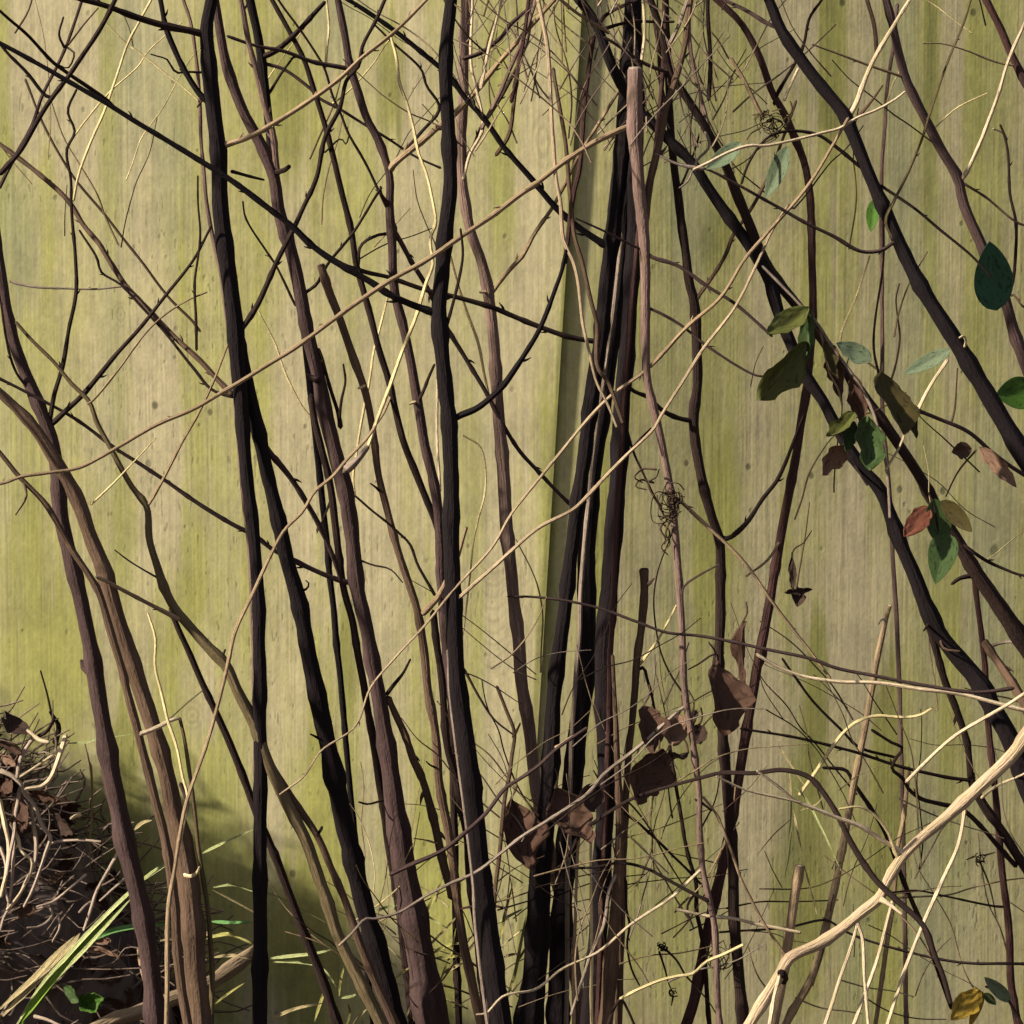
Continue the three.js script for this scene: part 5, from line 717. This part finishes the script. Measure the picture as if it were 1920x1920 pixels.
// fallen log and debris heap in the bottom left corner
{
  const p = [170, 1935, 215, 1912, 270, 1895, 325, 1872, 390, 1845, 430, 1818, 480, 1784], c = path(p, 0.37, 0.30), b = c.pts[0].clone();
  const g = thing('fallen_branch', 'grey-brown fallen branch lying behind the leftmost stems at the bottom', 'branch', b);
  part('limb', sweep(c.pts, c.pts.map(() => 15 * metres(0.4)), { origin: b, seg: 12, step: 0.006, rough: 0.14, cap: 'flat' }), bark(0.20, 0.15, 0.10, 0.9), g);
}
const heapTop = (x, z) => {                                 // height of the heap over the ground
  const u = (x + 0.95) / 0.66, v = (z - 0.10) / 0.24, e = u * u + v * v * (u > 0 ? 1 : 0.7);
  return e > 1 ? -0.02 : 0.43 * Math.pow(1 - e, 0.55) * (0.9 + 0.25 * fbm(x * 9, z * 9, 3));
};
{
  const foot = new THREE.Vector3(-0.62, 0, 0.14), heap = thing('debris_heap', 'dark heap of dug-out roots, dead leaves and soil in the lower left corner', 'debris heap', foot);
  const n = 130, pos = [], idx = [], uv = [];
  for (let j = 0; j <= n; j++) for (let i = 0; i <= n; i++) {
    const x = -1.65 + 1.45 * i / n, z = 0.012 + 0.40 * j / n; let y = heapTop(x, z); if (y > 0) y += 0.045 * (fbm(x * 26, z * 26, 3) - 0.5) + 0.03 * (fbm(x * 70, z * 70, 2) - 0.5);
    pos.push(x - foot.x + 0.03 * (vnoise(x * 30, z * 30) - 0.5), y, z - foot.z + 0.03 * (vnoise(x * 30 + 9, z * 30) - 0.5)); uv.push(x * 4, z * 4 + y * 3);
  }
  for (let j = 0; j < n; j++) for (let i = 0; i < n; i++) { const a = j * (n + 1) + i, b = a + n + 1; idx.push(a, b, a + 1, a + 1, b, b + 1); }
  const g = new THREE.BufferGeometry(); g.setAttribute('position', new THREE.Float32BufferAttribute(pos, 3)); g.setAttribute('uv', new THREE.Float32BufferAttribute(uv, 2)); g.setIndex(idx); g.computeVertexNormals();
  const earth = dataTex(256, 256, (i, j, c) => { const u = i / 256, v = j / 256, k = 0.3 + 1.2 * (0.5 * tn(u * 20, v * 20, 20, 20) + 0.5 * tn(u * 60, v * 60, 60, 60)); c[0] = 0.085 * k; c[1] = 0.062 * k; c[2] = 0.052 * k; });
  part('soil', g, new THREE.MeshStandardMaterial({ map: earth, roughness: 1 }), heap);
  // fine root fibres and small twigs over the heap
  const fib = [], fib2 = [];
  for (let k = 0; k < 900; k++) {
    const x = rr(-0.72, -0.30), z = rr(0.03, 0.35), y = heapTop(x, z); if (y < 0) continue;
    const a = rr(-0.9, 1.5), L = rr(0.03, 0.10), q = [new THREE.Vector3(x, y + rr(-0.005, 0.02), z)];
    for (let m = 0; m < 3; m++) { const s = q[m].clone(); const aa = a + rr(-0.7, 0.7); s.x += Math.cos(aa) * L / 3; s.y += Math.sin(aa) * L / 3 * 0.8; s.z += rr(-0.02, 0.03); s.y = Math.max(s.y, heapTop(s.x, s.z) - 0.01); q.push(s); }
    (k % 3 ? fib : fib2).push(sweep(q, [rr(0.0007, 0.0017), 0.0006], { origin: foot, seg: 4, step: 0.012, rough: 0.2 }));
  }
  part('root_fibres', mergeGeometries(fib), bark(0.17, 0.125, 0.105, 0.95), heap).userData.kind = 'stuff';
  part('dry_litter', mergeGeometries(fib2), bark(0.27, 0.20, 0.16, 0.95), heap).userData.kind = 'stuff';
  const crumbs = [];
  for (let k = 0; k < 420; k++) {
    const x = rr(-0.72, -0.28), z = rr(0.03, 0.35), y = heapTop(x, z); if (y < 0) continue; const b = new THREE.Vector3(x, y + rr(0, 0.012), z), L = rr(0.012, 0.034), a = rr(0, 6.3);
    crumbs.push(leafGeo(b, b.clone().add(new THREE.Vector3(Math.cos(a) * L, Math.sin(a) * L * 0.8, rr(-0.012, 0.015))), L * rr(0.4, 0.8), { origin: foot, ragged: 0.45, fold: 0.5, curl: 0.9, roll: rr(-1.2, 1.2) }));
  }
  part('leaf_crumbs', mergeGeometries(crumbs), LM.dead, heap).userData.kind = 'stuff';
  // roots one can follow
  const roots = [['cream', 9, [22, 1373, 50, 1371, 58, 1378, 72, 1388, 90, 1393]], ['root', 9, [58, 1388, 42, 1412, 34, 1432, 30, 1458]], ['dark', 9, [75, 1380, 88, 1372, 102, 1350]], ['cream', 10, [124, 1380, 116, 1408, 108, 1432, 96, 1460, 80, 1475, 50, 1480]], ['cream', 6, [116, 1404, 80, 1430, 40, 1456]], ['root', 9, [0, 1444, 24, 1456, 38, 1472, 46, 1490, 62, 1508, 72, 1535, 82, 1555, 94, 1570, 86, 1600, 78, 1625, 60, 1672, 45, 1700]],
    ['root', 8, [38, 1478, 34, 1505, 30, 1525, 28, 1560, 20, 1600, 14, 1640]], ['root', 8, [58, 1510, 64, 1545, 70, 1580, 66, 1615, 48, 1655, 30, 1690, 10, 1715, 0, 1745]], ['cream', 7, [20, 1545, 34, 1570, 40, 1595, 62, 1615, 58, 1640, 40, 1670, 12, 1705]], ['cream', 10, [0, 1500, 6, 1525, 10, 1545, 16, 1580, 12, 1630, 4, 1680]], ['root', 7, [30, 1560, 26, 1610, 22, 1660, 16, 1700]], ['root', 6, [84, 1585, 110, 1578, 150, 1576, 190, 1578]],
    ['root', 6, [72, 1702, 92, 1700, 98, 1712, 90, 1726, 70, 1738, 50, 1740]], ['root', 6, [160, 1640, 130, 1665, 100, 1690, 70, 1700]], ['root', 6, [108, 1715, 112, 1740, 100, 1765]], ['root', 8, [228, 1592, 205, 1632, 182, 1672, 170, 1710, 158, 1745]], ['root', 6, [232, 1650, 210, 1668, 185, 1690]], ['root', 6, [175, 1690, 160, 1700, 150, 1712]], ['tan', 8, [262, 1780, 264, 1800, 272, 1845, 278, 1895]], ['root', 7, [65, 1905, 90, 1912, 120, 1925]], ['root', 7, [0, 1590, 10, 1620, 8, 1660, 16, 1690]], ['cream', 9, [148, 1528, 140, 1530, 132, 1535]]];
  for (const [mat, w, p] of roots) { const c = path(p, 0.30, 0.32); part('root', sweep(c.pts, c.pts.map((_, i) => (w * (1 - 0.35 * i / c.pts.length)) * 0.5 * metres(0.31)), { origin: foot, seg: 7, step: 0.004, rough: 0.14, wob: 0.002 }), M[mat], heap); }
  for (const [mat, bx, by, tx, ty, w, r] of [['deadPale', 4, 1420, 40, 1428, 26, 0.3], ['dead', 6, 1470, 30, 1490, 34, -0.3], ['dead', 60, 1490, 120, 1488, 34, 0.6], ['dead', 30, 1500, 60, 1560, 40, 0.2], ['dead', 40, 1560, 30, 1520, 32, -0.6], ['dead', 60, 1700, 30, 1725, 34, 0.3], ['deadDark', 40, 1350, 10, 1380, 60, 0.2], ['dead', 0, 1390, 50, 1400, 40, 0.8], ['deadPale', 180, 1765, 215, 1755, 22, 0.4], ['deadPale', 160, 1775, 235, 1785, 20, 0.6], ['deadDark', 100, 1530, 150, 1560, 40, 0.5], ['bright', 150, 1880, 205, 1862, 46, 0.2], ['bright', 160, 1870, 185, 1905, 40, -0.3], ['dark', 120, 1850, 160, 1875, 36, 0.4]])
    part('leaf', leafGeo(at(bx, by, 0.30), at(tx, ty, 0.315), w * metres(0.3), { origin: foot, ragged: 0.3, fold: 0.4, curl: 0.5, roll: r }), LM[mat], heap);
}
// twig stubs by the fence above the heap
{
  const b = at(104, 1392, 0.04), g = thing('twig_stub', 'short dark twig stub close to the fence above the debris heap', 'twig', b);
  part('twig', sweep([b, at(110, 1362, 0.05), at(94, 1335, 0.06)], [0.003, 0.0025, 0.0015], { origin: b, seg: 7 }), M.dark, g);
  part('twig', sweep([at(98, 1346, 0.055), at(88, 1300, 0.05), at(76, 1258, 0.05)], [0.0012, 0.0008], { origin: b, seg: 5 }), M.dark, g);
}

// fine twigs too thin and many to count
function fineTwigs(label, x0, x1, y0, y1, n, za, zb, mats, dirs) {
  const base = at((x0 + x1) / 2, y1, (za + zb) / 2), g = thing('twig_tangle', label, 'twig tangle', base), sets = {};
  for (let k = 0; k < n; k++) {
    const mat = mats[Math.floor(rnd() * mats.length)], w = rr(2.0, 4.2), q = []; let x = rr(x0, x1), y = rr(y0, y1), z = rr(za, zb), a = dirs[Math.floor(rnd() * dirs.length)] + rr(-0.35, 0.35), m = 3 + Math.floor(rnd() * 5);
    for (let i = 0; i < m; i++) { q.push(at(x, y, z)); const L = rr(28, 72); x += Math.cos(a) * L; y -= Math.sin(a) * L; z += rr(-0.012, 0.012); a += rr(-0.26, 0.26); if (y > y1 + 60) break; }
    if (q.length < 2) continue;
    (sets[mat] ??= []).push(sweep(q, [w * 0.5 * metres(z), w * 0.28 * metres(z)], { origin: base, seg: 5, step: 0.006, rough: 0.12, wob: 0.0014 }));
  }
  for (const mat in sets) part('fine_twigs', mergeGeometries(sets[mat]), M[mat], g).userData.kind = 'stuff';
}
fineTwigs('tangle of fine pale twigs filling the lower right around the bright branch', 1180, 1940, 1300, 1900, 52, 0.22, 0.48, ['pale', 'brown', 'pink', 'tan', 'olive', 'dark'], [0.5, 2.4, 1.2, -0.3, 1.9]);
fineTwigs('tangle of fine twigs and thorns at the foot of the black cluster', 900, 1320, 1240, 1900, 70, 0.30, 0.48, ['brown', 'tan', 'dark', 'grey'], [0.6, 2.4, 1.5]);
fineTwigs('fine twigs and straws crossing at the top between the central stem and the cluster', 850, 1380, 10, 330, 105, 0.25, 0.46, ['pale', 'pink', 'pale', 'pink', 'grey', 'brown'], [0.8, 1.3, 2.2, 1.8]);
fineTwigs('fine dry straws at the foot of the stems left of the middle', 640, 1000, 1640, 1910, 40, 0.16, 0.40, ['straw', 'brown', 'tan', 'olive'], [0.7, 1.2, 2.5]);
fineTwigs('sparse fine twigs in front of the upper left panel', 20, 820, 20, 700, 20, 0.10, 0.36, ['brown', 'dark', 'straw', 'tan'], [0.7, 2.3, 1.4]);
fineTwigs('sparse fine twigs among the leaves in the upper right', 1380, 1900, 20, 1150, 20, 0.14, 0.40, ['brown', 'olive', 'straw', 'dark'], [0.6, 2.5, 1.5]);

renderer.render(scene, camera);
